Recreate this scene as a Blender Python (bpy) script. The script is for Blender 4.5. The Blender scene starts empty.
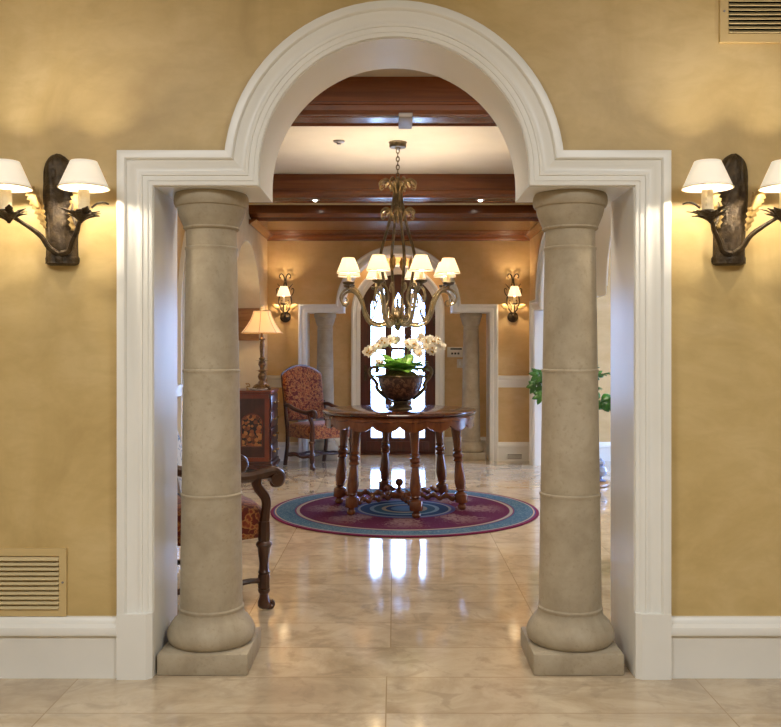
import bpy, bmesh, math, random
from mathutils import Vector, Matrix, noise as mnoise
R = math.radians
PI = math.pi
rnd = random.Random(7)
scn = bpy.context.scene
COL = scn.collection
F, VX, VY, H = 885.0, 394.0, 350.0, 1.342      # focal length and vanishing point in pixels, eye height in metres

def at(px, py, Y):
    return Vector(((px - VX) / F * Y, Y, H - (py - VY) / F * Y))

# ------------------------------------------------------------------ materials
def lin(h):
    h = h.lstrip('#')
    c = [int(h[i:i + 2], 16) / 255 for i in (0, 2, 4)]
    return tuple(x / 12.92 if x <= .04045 else ((x + .055) / 1.055) ** 2.4 for x in c) + (1,)

class NT:
    def __init__(self, name):
        self.m = bpy.data.materials.new(name)
        self.m.use_nodes = True
        self.t = self.m.node_tree
        self.b = self.t.nodes['Principled BSDF']
        self.out = self.t.nodes['Material Output']
    def n(self, typ, ins=None, **props):
        nd = self.t.nodes.new(typ)
        for k, v in props.items():
            setattr(nd, k, v)
        for k, v in (ins or {}).items():
            s = nd.inputs[k]
            if isinstance(v, bpy.types.NodeSocket):
                self.t.links.new(v, s)
            else:
                s.default_value = v
        return nd
    def math(self, op, a, b=0.0, c=0.0):
        return self.n('ShaderNodeMath', {0: a, 1: b, 2: c}, operation=op).outputs[0]
    def mix(self, f, a, b, bt='MIX'):
        nd = self.t.nodes.new('ShaderNodeMix')
        nd.data_type = 'RGBA'
        nd.blend_type = bt
        for s, v in ((nd.inputs[0], f), (nd.inputs[6], a), (nd.inputs[7], b)):
            if isinstance(v, bpy.types.NodeSocket):
                self.t.links.new(v, s)
            else:
                s.default_value = v
        return nd.outputs[2]
    def coord(self, kind='Object'):
        return self.n('ShaderNodeTexCoord').outputs[kind]
    def map(self, vec, scale=(1, 1, 1), loc=(0, 0, 0), rot=(0, 0, 0)):
        return self.n('ShaderNodeMapping', {'Vector': vec, 'Scale': scale, 'Location': loc, 'Rotation': rot}).outputs[0]
    def noise(self, vec, scale, detail=4, rough=.55, dist=0):
        return self.n('ShaderNodeTexNoise', {'Vector': vec, 'Scale': scale, 'Detail': detail, 'Roughness': rough, 'Distortion': dist}).outputs[0]
    def ramp(self, fac, stops, interp='LINEAR'):
        nd = self.n('ShaderNodeValToRGB', {'Fac': fac})
        cr = nd.color_ramp
        cr.interpolation = interp
        while len(cr.elements) < len(stops):
            cr.elements.new(.5)
        for e, (p, c) in zip(cr.elements, stops):
            e.position = p
            e.color = c
        return nd.outputs[0]
    def set(self, **kw):
        for k, v in kw.items():
            s = self.b.inputs[k.replace('_', ' ')]
            if isinstance(v, bpy.types.NodeSocket):
                self.t.links.new(v, s)
            else:
                s.default_value = v
        return self
    def bump(self, h, strength=.2, dist=.01):
        nd = self.n('ShaderNodeBump', {'Height': h, 'Strength': strength, 'Distance': dist})
        self.t.links.new(nd.outputs[0], self.b.inputs['Normal'])

def mat_plain(name, c, rough=.5, metal=0, c2=None, scale=8, bump=0, bscale=40, coat=0, spec=.5, lo=.3, hi=.7):
    q = NT(name)
    q.set(Roughness=rough, Metallic=metal, Coat_Weight=coat, Specular_IOR_Level=spec)
    v = q.coord()
    if c2:
        q.set(Base_Color=q.ramp(q.noise(v, scale), [(lo, lin(c)), (hi, lin(c2))]))
    else:
        q.set(Base_Color=lin(c))
    if bump:
        q.bump(q.noise(v, bscale), bump)
    return q.m

def mat_wood(name, c1, c2, rough=.3, scale=(3, 30, 30), coat=.3):
    q = NT(name)
    v = q.map(q.coord(), scale=scale)
    n = q.noise(v, 1.2, 6, .6, 1.2)
    q.set(Base_Color=q.ramp(n, [(.28, lin(c1)), (.72, lin(c2))]), Roughness=rough, Coat_Weight=coat, Coat_Roughness=.12)
    q.bump(n, .06)
    return q.m

def mat_plaster(name, a, b, c):
    q = NT(name)
    v = q.coord()
    n1 = q.noise(v, 1.7, 7, .62, .9)
    n2 = q.noise(q.map(v, scale=(1, 1, 2.2)), 6, 6, .6, .5)
    col = q.ramp(n1, [(.3, lin(a)), (.5, lin(b)), (.72, lin(c))])
    col = q.mix(q.ramp(n2, [(.42, (0, 0, 0, 1)), (.7, (.45, .45, .45, 1))]), col, lin(a))
    q.set(Base_Color=col, Roughness=.42, Specular_IOR_Level=.35)
    q.bump(n2, .05)
    return q.m

def mat_stone():
    q = NT('limestone')
    v = q.coord()
    n = q.noise(v, 5, 8, .65, .3)
    col = q.ramp(n, [(.3, lin('#978a74')), (.52, lin('#aa9d86')), (.75, lin('#b9ad98'))])
    d = q.noise(v, 55, 3, .6)
    col = q.mix(q.ramp(d, [(.3, (.35, .35, .35, 1)), (.42, (0, 0, 0, 1))]), col, lin('#8b7e66'))
    q.set(Base_Color=col, Roughness=.62, Specular_IOR_Level=.3)
    q.bump(d, .08)
    return q.m

def mat_floor(name, w, h, ox, oy):
    q = NT(name)
    v = q.coord()
    m = q.map(v, loc=(-ox, -oy, 0))
    br = q.n('ShaderNodeTexBrick', {'Vector': m, 'Color1': (.25, .25, .25, 1), 'Color2': (.8, .8, .8, 1), 'Mortar': (0, 0, 0, 1),
             'Scale': 1.0, 'Mortar Size': .0028, 'Mortar Smooth': .3, 'Bias': 0.0, 'Brick Width': w, 'Row Height': h}, offset=0.0, squash=1.0)
    tile = br.outputs[0]
    off = q.n('ShaderNodeVectorMath', {0: v, 1: tile}, operation='ADD').outputs[0]
    n1 = q.noise(q.map(off, scale=(1.0, 1.35, 1)), 1.9, 9, .66, .9)
    n2 = q.noise(off, 7, 6, .6, .8)
    col = q.ramp(n1, [(.25, lin('#97836a')), (.42, lin('#b5a184')), (.58, lin('#cdbb9f')), (.75, lin('#bca98e'))])
    vein = q.ramp(n2, [(.38, (.4, .4, .4, 1)), (.47, (0, 0, 0, 1))])
    col = q.mix(vein, col, lin('#8f7c64'))
    blot = q.ramp(q.noise(off, 2.6, 7, .7, .4), [(.36, (.45, .45, .45, 1)), (.50, (0, 0, 0, 1))])
    col = q.mix(blot, col, lin('#8c785f'))
    col = q.mix(q.math('MULTIPLY', tile, .28), col, lin('#d0c3ad'))
    col = q.mix(br.outputs[1], col, lin('#a08a6b'))
    q.set(Base_Color=col, Roughness=q.math('MULTIPLY_ADD', n2, .04, .062), Specular_IOR_Level=.6, Coat_Weight=.35, Coat_Roughness=.06)
    return q.m

def mat_rug():
    q = NT('rug_wool')
    v = q.coord()
    s = q.n('ShaderNodeSeparateXYZ', {0: v})
    x, y = s.outputs[0], s.outputs[1]
    r = q.math('DIVIDE', q.math('SQRT', q.math('ADD', q.math('MULTIPLY', x, x), q.math('MULTIPLY', y, y))), 1.115)
    th = q.math('ARCTAN2', y, x)
    n = q.noise(v, 9, 5, .6)
    blue, blue2, red, cream = lin('#38586c'), lin('#263f60'), lin('#5a1430'), lin('#a3947f')
    base = q.ramp(r, [(0, lin('#53708a')), (.10, blue2), (.14, cream), (.17, blue), (.23, lin('#7d94a3')), (.26, blue2), (.33, lin('#8f9296')), (.35, lin('#4a4a78')), (.38, red),
                      (.785, cream), (.805, lin('#6f3a55')), (.82, blue), (.955, cream), (.967, lin('#3a3f6e')), (.975, lin('#6d1f3c'))], 'CONSTANT')
    # soft flower sprays on the red field and a running vine on the blue border
    w = q.n('ShaderNodeVectorMath', {0: v, 1: q.n('ShaderNodeTexNoise', {'Vector': v, 'Scale': 7.0, 'Detail': 3.0}).outputs[1]}, operation='ADD').outputs[0]
    vo = q.n('ShaderNodeTexVoronoi', {'Vector': w, 'Scale': 9.0}).outputs[0]
    ray = q.math('MULTIPLY_ADD', q.math('SINE', q.math('MULTIPLY_ADD', th, 8, PI / 2)), .5, .5)
    fl = q.ramp(q.math('MULTIPLY', q.noise(w, 13, 5), q.math('MULTIPLY_ADD', ray, .45, .62)), [(.40, (0, 0, 0, 1)), (.50, (1, 1, 1, 1))])
    band = q.ramp(r, [(.37, (0, 0, 0, 1)), (.42, (.75, .75, .75, 1)), (.60, (.6, .6, .6, 1)), (.76, (0, 0, 0, 1))])
    col = q.mix(q.math('MULTIPLY', fl, band), base, lin('#a5877a'))
    col = q.mix(q.math('MULTIPLY', q.math('LESS_THAN', vo, .18), q.math('MULTIPLY', band, .7)), col, lin('#7c4a62'))
    vine = q.ramp(q.noise(w, 24, 4), [(.50, (0, 0, 0, 1)), (.62, (.5, .5, .5, 1))])
    band2 = q.math('MULTIPLY', q.math('GREATER_THAN', r, .83), q.math('LESS_THAN', r, .95))
    col = q.mix(q.math('MULTIPLY', vine, band2), col, lin('#8aa0a0'))
    col = q.mix(q.math('MULTIPLY', n, .12), col, lin('#4d3a56'))
    q.set(Base_Color=col, Roughness=.95, Specular_IOR_Level=.1, Sheen_Weight=0.0)
    q.bump(q.noise(v, 220, 2), .4, .004)
    return q.m

def mat_damask():
    q = NT('red_damask')
    v = q.coord()
    vo = q.n('ShaderNodeTexVoronoi', {'Vector': v, 'Scale': 40.0}, feature='SMOOTH_F1').outputs[0]
    n = q.noise(v, 45, 4, .6, 1.5)
    pat = q.math('ADD', vo, q.math('MULTIPLY', n, .7))
    q.set(Base_Color=q.ramp(pat, [(.50, lin('#732f1b')), (.64, lin('#8a4022')), (.76, lin('#a8743f')), (.88, lin('#602316'))]),
          Roughness=.85, Sheen_Weight=.3, Specular_IOR_Level=.2)
    q.bump(q.noise(v, 90, 3), .15)
    return q.m

def mat_shade(name, c, emis, col=(1, .80, .52, 1), tl=.45):
    q = NT(name)
    nd = q.t.nodes
    tr = q.n('ShaderNodeBsdfTranslucent', {'Color': lin(c)})
    df = q.n('ShaderNodeBsdfDiffuse', {'Color': lin(c)})
    mx = q.n('ShaderNodeMixShader', {0: tl, 1: df.outputs[0], 2: tr.outputs[0]})
    em = q.n('ShaderNodeEmission', {'Color': col, 'Strength': emis})
    ad = q.n('ShaderNodeAddShader', {0: mx.outputs[0], 1: em.outputs[0]})
    q.t.links.new(ad.outputs[0], q.out.inputs[0])
    return q.m

def mat_emit(name, col, s):
    q = NT(name)
    em = q.n('ShaderNodeEmission', {'Color': col, 'Strength': s})
    q.t.links.new(em.outputs[0], q.out.inputs[0])
    return q.m

def mat_glass():
    q = NT('clear_glass')
    tr = q.n('ShaderNodeBsdfTransparent', {'Color': (.93, .96, 1, 1)})
    gl = q.n('ShaderNodeBsdfGlossy', {'Color': (1, 1, 1, 1), 'Roughness': .02})
    fr = q.n('ShaderNodeFresnel', {'IOR': 1.45})
    mx = q.n('ShaderNodeMixShader', {0: fr.outputs[0], 1: tr.outputs[0], 2: gl.outputs[0]})
    q.t.links.new(mx.outputs[0], q.out.inputs[0])
    return q.m

def mat_marquetry():
    q = NT('floral_marquetry')
    v = q.coord()
    vo = q.n('ShaderNodeTexVoronoi', {'Vector': v, 'Scale': 26.0})
    col = q.ramp(q.noise(vo.outputs[1], 3, 1), [(.3, lin('#3d1c0d')), (.45, lin('#8a4820')), (.55, lin('#a8703a')), (.68, lin('#6e2f16')), (.75, lin('#24120c'))])
    col = q.mix(q.math('GREATER_THAN', vo.outputs[0], .62), col, lin('#1d0f0a'))
    q.set(Base_Color=col, Roughness=.3, Coat_Weight=.4)
    return q.m

def mat_bowl():
    q = NT('painted_bowl')
    v = q.coord()
    n = q.noise(v, 22, 5, .65, 1.4)
    q.set(Base_Color=q.ramp(n, [(.36, lin('#2a1a14')), (.5, lin('#4d2c22')), (.58, lin('#8d6a52')), (.66, lin('#53211f'))]), Roughness=.35, Coat_Weight=.4)
    return q.m

def mat_pillow():
    q = NT('blue_and_white_pillow_cloth')
    v = q.coord()
    n = q.noise(v, 14, 4, .6, 2.0)
    q.set(Base_Color=q.ramp(n, [(.42, lin('#5f86b8')), (.5, lin('#dfe4ea')), (.62, lin('#e8ebf0')), (.68, lin('#8fa9cc'))]), Roughness=.9)
    return q.m

M = {}
M['wall'] = mat_plaster('ochre_plaster', '#b49a64', '#c7ad76', '#d2ba87')
M['wall_foyer'] = mat_plaster('amber_plaster', '#c3a26e', '#d2b380', '#dbbf91')
M['cream'] = mat_plaster('cream_plaster', '#cfbf9c', '#d8caa8', '#ded2b4')
M['ceil'] = mat_plain('ceiling_plaster', '#bdb6a8', .8, c2='#c9c2b4', scale=2)
M['white'] = mat_plain('white_trim_paint', '#e4e3dc', .32, c2='#e9e8e2', scale=3, spec=.45)
M['stone'] = mat_stone()
M['floor_hall'] = mat_floor('travertine_hall', 1.26, .36, -.03, 3.63)
M['floor_foyer'] = mat_floor('travertine_foyer', .72, .36, -.015, 3.99)
M['floor_sill'] = mat_floor('travertine_threshold', 8, .36, -4.0, 3.63)
M['rug'] = mat_rug()
M['damask'] = mat_damask()
M['beam'] = mat_wood('mahogany_beam', '#54290f', '#824720', .26, (.7, 12, 12), .35)
M['table'] = mat_wood('walnut_table', '#542a15', '#854c28', .25, (8, 8, 3))
M['tabletop'] = mat_wood('polished_walnut_top', '#3a1b12', '#5c301e', .12, (2, 16, 8), .6)
M['dark'] = mat_wood('dark_walnut', '#2c1710', '#54301d', .3, (9, 9, 4))
M['chest'] = mat_wood('chest_rosewood', '#2a140d', '#4f2416', .28, (6, 6, 3))
M['chest_red'] = mat_wood('chest_red_veneer', '#5d2514', '#7d3a20', .28, (6, 6, 3))
M['door'] = mat_wood('mahogany_door', '#3a1812', '#5d2a1e', .3, (14, 14, 2))
M['bronze'] = mat_plain('bronze_bark', '#2f261b', .5, .55, '#5a4a34', 30, .5, 60)
M['iron'] = mat_plain('aged_iron', '#4a4132', .4, .75, '#7c6c50', 25, .1, 60)
M['lamp_wood'] = mat_plain('carved_brown_gilt', '#4a321c', .4, .3, '#8a6536', 40, .2, 60)
M['gilt'] = mat_plain('aged_gilt', '#8a6a38', .4, .7, '#b8935a', 30, .15, 60)
M['leaf_iron'] = mat_plain('aged_leaf_iron', '#544630', .45, .6, '#8f7546', 30, .15, 60)
M['gilt_bright'] = mat_plain('pale_gilt_leaf', '#b08f50', .45, .15, '#d2b478', 30)
M['silver_arm'] = mat_plain('antique_silver_gilt', '#766a52', .33, .8, '#a89a78', 20)
M['candle'] = mat_plain('candle_wax', '#efe0bd', .5, c2='#e6d2a4', scale=40, bump=.3)
M['shade'] = mat_shade('lamp_shade_cloth', '#efe9dc', .25, (1, .93, .80, 1), .16)
M['shade_hot'] = mat_shade('chandelier_shade_cloth', '#f3e8d2', .5, (1, .86, .62, 1))
M['shade_lamp'] = mat_shade('table_lamp_silk', '#e9d4a8', .32, (1, .72, .40, 1))
M['shade_rim'] = mat_plain('shade_trim', '#b98f4e', .7)
M['bulb'] = mat_emit('lit_bulb', (1, .78, .48, 1), 14)
M['spot'] = mat_emit('lit_downlight', (1, .9, .75, 1), 12)
M['grey_metal'] = mat_plain('brushed_grey_metal', '#8d8b8e', .35, .6)
M['glass'] = mat_glass()
M['marq'] = mat_marquetry()
M['bowl'] = mat_bowl()
M['leaf'] = mat_plain('orchid_leaf', '#44801f', .35, c2='#84b944', scale=12)
M['leaf2'] = mat_plain('house_plant_leaf', '#1f4a18', .35, c2='#4f8a30', scale=10)
M['moss'] = mat_plain('moss', '#3d3a14', .95, c2='#7b7428', scale=40, bump=.8, bscale=60)
M['stem'] = mat_plain('orchid_stem', '#5b6a2c', .5)
M['petal'] = mat_plain('orchid_petal', '#efe9d8', .55, c2='#f6f2e6', scale=20)
M['lip'] = mat_plain('orchid_lip', '#c99b45', .5)
M['vent'] = mat_plain('vent_paint', '#c3a972', .5, c2='#ccb481', scale=4)
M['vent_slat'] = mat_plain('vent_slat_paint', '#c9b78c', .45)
M['black'] = mat_plain('duct_black', '#17140f', .9)
M['plastic'] = mat_plain('ivory_plastic', '#dad3c2', .4)
M['lcd'] = mat_plain('grey_display', '#55584e', .2)
M['pillow'] = mat_pillow()
M['pot'] = mat_plain('blue_white_ceramic', '#b9c6dd', .15, c2='#5b78b4', scale=14, coat=.5)
M['tan'] = mat_wood('tan_wood', '#8c6238', '#b58650', .4)
M['patio'] = mat_plain('patio_stone', '#c8c0b0', .8, c2='#b3aa98', scale=2)

# ------------------------------------------------------------------ mesh builder
def catmull(pts, n=6, closed=False):
    P = [Vector(p) for p in pts]
    out = []
    L = len(P)
    for i in range(L if closed else L - 1):
        p0 = P[(i - 1) % L] if closed or i > 0 else P[0] * 2 - P[1]
        p1, p2 = P[i], P[(i + 1) % L]
        p3 = P[(i + 2) % L] if closed or i + 2 < L else P[-1] * 2 - P[-2]
        for k in range(n):
            t = k / n
            out.append(.5 * ((2 * p1) + (p2 - p0) * t + (2 * p0 - 5 * p1 + 4 * p2 - p3) * t * t + (3 * p1 - p0 - 3 * p2 + p3) * t ** 3))
    if not closed:
        out.append(P[-1].copy())
    return out

class MB:
    def __init__(self):
        self.v, self.f = [], []
    def add(self, vs, fs, mtx=None):
        o = len(self.v)
        for p in vs:
            p = Vector(p)
            self.v.append(mtx @ p if mtx else p)
        for f in fs:
            self.f.append([i + o for i in f])
        return self
    def box(self, x0, x1, y0, y1, z0, z1, mtx=None, bev=0):
        if bev:
            bm = bmesh.new()
            bmesh.ops.create_cube(bm, size=1)
            for v in bm.verts:
                v.co = Vector(((x0 + x1) / 2 + v.co.x * (x1 - x0), (y0 + y1) / 2 + v.co.y * (y1 - y0), (z0 + z1) / 2 + v.co.z * (z1 - z0)))
            bmesh.ops.bevel(bm, geom=bm.edges[:], offset=bev, segments=2, affect='EDGES', profile=.5)
            bm.verts.index_update()
            self.add([v.co.copy() for v in bm.verts], [[v.index for v in f.verts] for f in bm.faces], mtx)
            bm.free()
            return self
        vs = [(x, y, z) for x in (x0, x1) for y in (y0, y1) for z in (z0, z1)]
        return self.add(vs, [(0, 1, 3, 2), (4, 6, 7, 5), (0, 4, 5, 1), (2, 3, 7, 6), (0, 2, 6, 4), (1, 5, 7, 3)], mtx)
    def lathe(self, prof, seg=24, mtx=None, close=True, sq=None):
        vs, fs = [], []
        for r, z in prof:
            for k in range(seg):
                a = 2 * PI * k / seg
                vs.append((r * math.cos(a), r * math.sin(a), z))
        n = len(prof)
        for i in range(n - 1):
            for k in range(seg):
                k2 = (k + 1) % seg
                fs.append((i * seg + k, i * seg + k2, (i + 1) * seg + k2, (i + 1) * seg + k))
        if close:
            fs.append(tuple(reversed(range(seg))))
            fs.append(tuple(range((n - 1) * seg, n * seg)))
        return self.add(vs, fs, mtx)
    def tube(self, pts, rad, seg=8, sm=0, cap=True, closed=False, mtx=None, flat=1.0):
        P = catmull(pts, sm, closed) if sm else [Vector(p) for p in pts]
        n = len(P)
        if callable(rad):
            rr = [rad(i / max(1, n - 1)) for i in range(n)]
        elif isinstance(rad, (list, tuple)):
            rr = []
            for i in range(n):
                t = i / (n - 1) * (len(rad) - 1)
                j = min(int(t), len(rad) - 2)
                rr.append(rad[j] + (rad[j + 1] - rad[j]) * (t - j))
        else:
            rr = [rad] * n
        vs, fs = [], []
        up = None
        for i in range(n):
            if closed:
                t = (P[(i + 1) % n] - P[i - 1])
            else:
                t = P[min(i + 1, n - 1)] - P[max(i - 1, 0)]
            t = t.normalized() if t.length > 1e-9 else Vector((0, 0, 1))
            if up is None:
                a = Vector((0, 0, 1)) if abs(t.z) < .9 else Vector((1, 0, 0))
                up = (a - t * a.dot(t)).normalized()
            else:
                up = up - t * up.dot(t)
                up = up.normalized() if up.length > 1e-6 else t.orthogonal().normalized()
            sd = t.cross(up)
            for k in range(seg):
                a = 2 * PI * k / seg
                vs.append(P[i] + (up * math.cos(a) * flat + sd * math.sin(a)) * rr[i])
        m = n if closed else n - 1
        for i in range(m):
            i2 = (i + 1) % n
            for k in range(seg):
                k2 = (k + 1) % seg
                fs.append((i * seg + k, i * seg + k2, i2 * seg + k2, i2 * seg + k))
        if cap and not closed:
            fs.append(tuple(reversed(range(seg))))
            fs.append(tuple(range((n - 1) * seg, n * seg)))
        return self.add(vs, fs, mtx)
    def prism(self, poly, d0, d1, fn):
        """poly in 2D (u,v); fn(u,v,d) -> 3D point"""
        n = len(poly)
        vs = [fn(u, v, d0) for u, v in poly] + [fn(u, v, d1) for u, v in poly]
        fs = [tuple(reversed(range(n))), tuple(range(n, 2 * n))]
        for i in range(n):
            j = (i + 1) % n
            fs.append((i, j, n + j, n + i))
        return self.add(vs, fs)
    def grid(self, fn, nu, nv, closed_u=False):
        vs = [fn(i / nu, j / nv) for j in range(nv + 1) for i in range(nu + (0 if closed_u else 1))]
        w = nu + (0 if closed_u else 1)
        fs = []
        for j in range(nv):
            for i in range(nu):
                i2 = (i + 1) % w
                fs.append((j * w + i, j * w + i2, (j + 1) * w + i2, (j + 1) * w + i))
        return self.add(vs, fs)
    def ball(self, c, r, seg=14, rings=9, sc=(1, 1, 1)):
        prof = [(max(1e-4, math.sin(PI * i / rings)) * r, -math.cos(PI * i / rings) * r) for i in range(rings + 1)]
        return self.lathe(prof, seg, Matrix.Translation(Vector(c)) @ Matrix.Diagonal((*sc, 1)))
    def leaf(self, base, d, nrm, L, W, droop=.3, n=6, serr=0, cup=.15):
        d, nrm = Vector(d).normalized(), Vector(nrm)
        nrm = (nrm - d * nrm.dot(d)).normalized()
        s = d.cross(nrm)
        base = Vector(base)
        vs, fs = [], []
        for i in range(n + 1):
            t = i / n
            w = W * math.sin(PI * min(.98, (t * .92 + .06))) ** .8
            if serr and i % 2:
                w *= 1 - serr
            c = base + d * (L * t * (1 - .2 * droop * t)) - nrm * (L * droop * t * t)
            vs += [c + s * w + nrm * (cup * w), c, c - s * w + nrm * (cup * w)]
        for i in range(n):
            o = i * 3
            fs += [(o, o + 1, o + 4, o + 3), (o + 1, o + 2, o + 5, o + 4)]
        return self.add(vs, fs)
    def build(self, name, mat, parent=None, loc=None, rot=None, smooth=.6, solid=0):
        me = bpy.data.meshes.new(name)
        me.from_pydata([tuple(p) for p in self.v], [], self.f)
        bm = bmesh.new()
        bm.from_mesh(me)
        bmesh.ops.recalc_face_normals(bm, faces=bm.faces[:])
        bm.to_mesh(me)
        bm.free()
        if smooth:
            me.polygons.foreach_set('use_smooth', [True] * len(me.polygons))
            me.set_sharp_from_angle(angle=smooth)
        me.materials.append(mat)
        o = bpy.data.objects.new(name, me)
        COL.objects.link(o)
        if parent:
            o.parent = parent
        if loc:
            o.location = loc
        if rot:
            o.rotation_euler = rot
        if solid:
            md = o.modifiers.new('thickness', 'SOLIDIFY')
            md.thickness = solid
            md.offset = 0
        return o

def tag(o, label=None, cat=None, group=None, kind=None):
    if label: o['label'] = label
    if cat: o['category'] = cat
    if group: o['group'] = group
    if kind: o['kind'] = kind
    return o

def thing(name, label, cat, loc, rz=0, group=None, kind='thing', sc=1):
    o = bpy.data.objects.new(name, None)
    o.empty_display_size = .1
    COL.objects.link(o)
    o.location = loc
    o.rotation_euler = (0, 0, rz)
    o.scale = (sc, sc, sc)
    return tag(o, label, cat, group, kind)

def struct(mb, name, mat, label=None, parent=None, smooth=.6):
    return tag(mb.build(name, mat, parent, smooth=smooth), label, None, None, 'structure')

def copy_thing(src, loc, label, rz=None):
    c = src.copy()
    COL.objects.link(c)
    c.location = loc
    if rz is not None:
        c.rotation_euler = (0, 0, rz)
    c['label'] = label
    for ch in src.children:
        d = ch.copy()
        COL.objects.link(d)
        d.parent = c
        for g in ch.children:
            e = g.copy()
            COL.objects.link(e)
            e.parent = d
    return c

def rotm(loc, rx=0, ry=0, rz=0, s=1):
    return Matrix.Translation(Vector(loc)) @ Matrix.Rotation(rz, 4, 'Z') @ Matrix.Rotation(ry, 4, 'Y') @ Matrix.Rotation(rx, 4, 'X') @ Matrix.Scale(s, 4)

# ------------------------------------------------------------------ openings
def pall(c, w, zl, r, zs, n=40):
    """flat lintel with round arch over its middle; open path from floor to floor"""
    p = [(c - w, 0), (c - w, zl), (c - r, zl), (c - r, zs)]
    p += [(c - r * math.cos(PI * k / n), zs + r * math.sin(PI * k / n)) for k in range(1, n)]
    p += [(c + r, zs), (c + r, zl), (c + w, zl), (c + w, 0)]
    return p

def archp(c, r, zs, n=32):
    return [(c - r, 0), (c - r, zs)] + [(c - r * math.cos(PI * k / n), zs + r * math.sin(PI * k / n)) for k in range(1, n)] + [(c + r, zs), (c + r, 0)]

def sweep(mb, path, prof, fn, clamp=None):
    """casing: profile (outward distance, projection) swept along an opening path with mitred corners"""
    n = len(path)
    P = [Vector(p) for p in path]
    offs = []
    for i in range(n):
        ns = []
        for a, b in ((i - 1, i), (i, i + 1)):
            if a < 0 or b >= n:
                continue
            d = (P[b] - P[a]).normalized()
            ns.append(Vector((-d.y, d.x)))
        o = ns[0] if len(ns) == 1 else (ns[0] + ns[1]) / (1 + ns[0].dot(ns[1]))
        offs.append(o)
    m = len(prof)
    vs, fs = [], []
    for p, o in zip(P, offs):
        for u, v in prof:
            q = p + o * u
            if clamp:                       # where the lintel casing runs into the arch casing
                c, zl, r, zs = clamp
                if abs(p.x - c) < r + 1e-4 and q.y < zl + u:
                    hh = zl + u - zs
                    xx = math.sqrt(max(0, (r + u) ** 2 - max(0, hh) ** 2))
                    q = Vector((c + math.copysign(xx, p.x - c), zl + u))
            vs.append(fn(q.x, q.y, v))
    for i in range(n - 1):
        for k in range(m - 1):
            fs.append((i * m + k, i * m + k + 1, (i + 1) * m + k + 1, (i + 1) * m + k))
    fs.append(tuple(range(m)))
    fs.append(tuple((n - 1) * m + k for k in reversed(range(m))))
    mb.add(vs, fs)
    return mb

def casing_prof(w, d):
    s = [(0, 0), (0, .30), (.05, .34), (.12, .34), (.13, .44), (.22, .46), (.27, .46), (.285, .58), (.36, .60), (.40, .52), (.48, .50), (.56, .56), (.64, .66), (.72, .70), (.735, .84), (.75, .92), (.78, 1.0), (.97, 1.0), (1, .96), (1, 0)]
    return [(a * w, b * d) for a, b in s]

def baseboard(mb, x0, x1, h, fn, d=.022):
    """profile extruded between x0 and x1; fn(u, z, proj)"""
    prof = [(0, 0), (d, 0), (d, h * .64), (d * 1.05, h * .66), (d * 1.05, h * .70), (d * 1.5, h * .72), (d * 1.65, h * .78), (d * 1.5, h * .85), (d * .95, h * .90), (d * .8, h * .965), (d * .5, h), (0, h)]
    n = len(prof)
    vs = [fn(x0, z, p) for p, z in prof] + [fn(x1, z, p) for p, z in prof]
    fs = [tuple(range(n)), tuple(reversed(range(n, 2 * n)))]
    for i in range(n):
        j = (i + 1) % n
        fs.append((i, j, n + j, n + i))
    mb.add(vs, fs)
    return mb

YF, YB = 3.645, 4.03           # front wall faces
YW = 10.7                      # foyer back wall
XL, XR = -1.53, 1.64           # foyer side walls
CE = 3.09                      # foyer ceiling
RX = 4.9                       # far wall of the room on the right

# ---- front wall
fo = pall(0, .991, 2.018, .557, 2.072)
wall = [(-4.2, 0)] + fo + [(RX + .2, 0), (RX + .2, 3.35), (-4.2, 3.35)]
mb = MB().prism(wall, YF, YB, lambda u, v, d: (u, d, v))
struct(mb, 'wall_front', M['wall'], 'ochre plaster wall around the large arched opening')
# white lining of the opening (jambs and soffit)
lin_p = fo
mb = MB()
sweep(mb, fo, [(.004, 0), (-.004, 0), (-.004, YB - YF + .004), (.004, YB - YF + .004)], lambda u, v, d: (u, YF - .002 + d, v))
struct(mb, 'trim_1', M['white'], 'white painted jambs and arched soffit lining the front opening')
mb = MB()
cas = [(fo[0][0], .262)] + fo[1:-1] + [(fo[-1][0], .262)]
sweep(mb, cas, casing_prof(.138, .044), lambda u, v, d: (u, YF - d, v), (0, 2.018, .557, 2.072))
for s in (-1, 1):
    a, b = s * .988, s * 1.129
    poly = [(a, YF), (a, YF - .025), (a + s * .022, YF - .045), (b, YF - .045), (b, YF)]
    mb.prism(poly, 0, .266, lambda u, v, d: (u, v, d))
struct(mb, 'trim_2', M['white'], 'stepped white casing around the front arched opening')
for s, nm in ((-1, 'baseboard_left'), (1, 'baseboard_right')):
    mb = baseboard(MB(), s * 1.128, s * 4.2, .247, lambda u, z, p: (u, YF - p * 1.3, z))
    struct(mb, nm, M['white'], 'tall white baseboard on the %s of the front opening' % ('left' if s < 0 else 'right'))

# ---- floors
struct(MB().box(-4.2, RX + .2, -3.2, 3.64, -.08, 0), 'floor', M['floor_hall'], 'polished travertine tile floor of the near hall', smooth=0)
struct(MB().box(-1.2, 1.2, 3.64, 3.995, -.08, 0), 'floor_threshold', M['floor_sill'], 'travertine threshold slab between the two front columns', smooth=0)
struct(MB().box(-2.2, RX + .2, 3.995, 11.56, -.08, 0), 'floor_foyer', M['floor_foyer'], 'polished travertine tile floor of the foyer', smooth=0)

# ---- near hall shell (behind and beside the camera)
struct(MB().box(-4.3, -4.2, -3.2, YB, 0, 3.45), 'wall_hall_left', M['wall'])
struct(MB().box(RX + .2, RX + .3, -3.2, YF, 0, 3.45), 'wall_hall_right', M['wall'])
struct(MB().box(-4.3, RX + .3, -3.3, -3.2, 0, 3.45), 'wall_hall_rear', M['wall'])
struct(MB().box(-4.3, RX + .3, -3.3, YB, 3.35, 3.45), 'ceiling_hall', M['ceil'])

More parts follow.
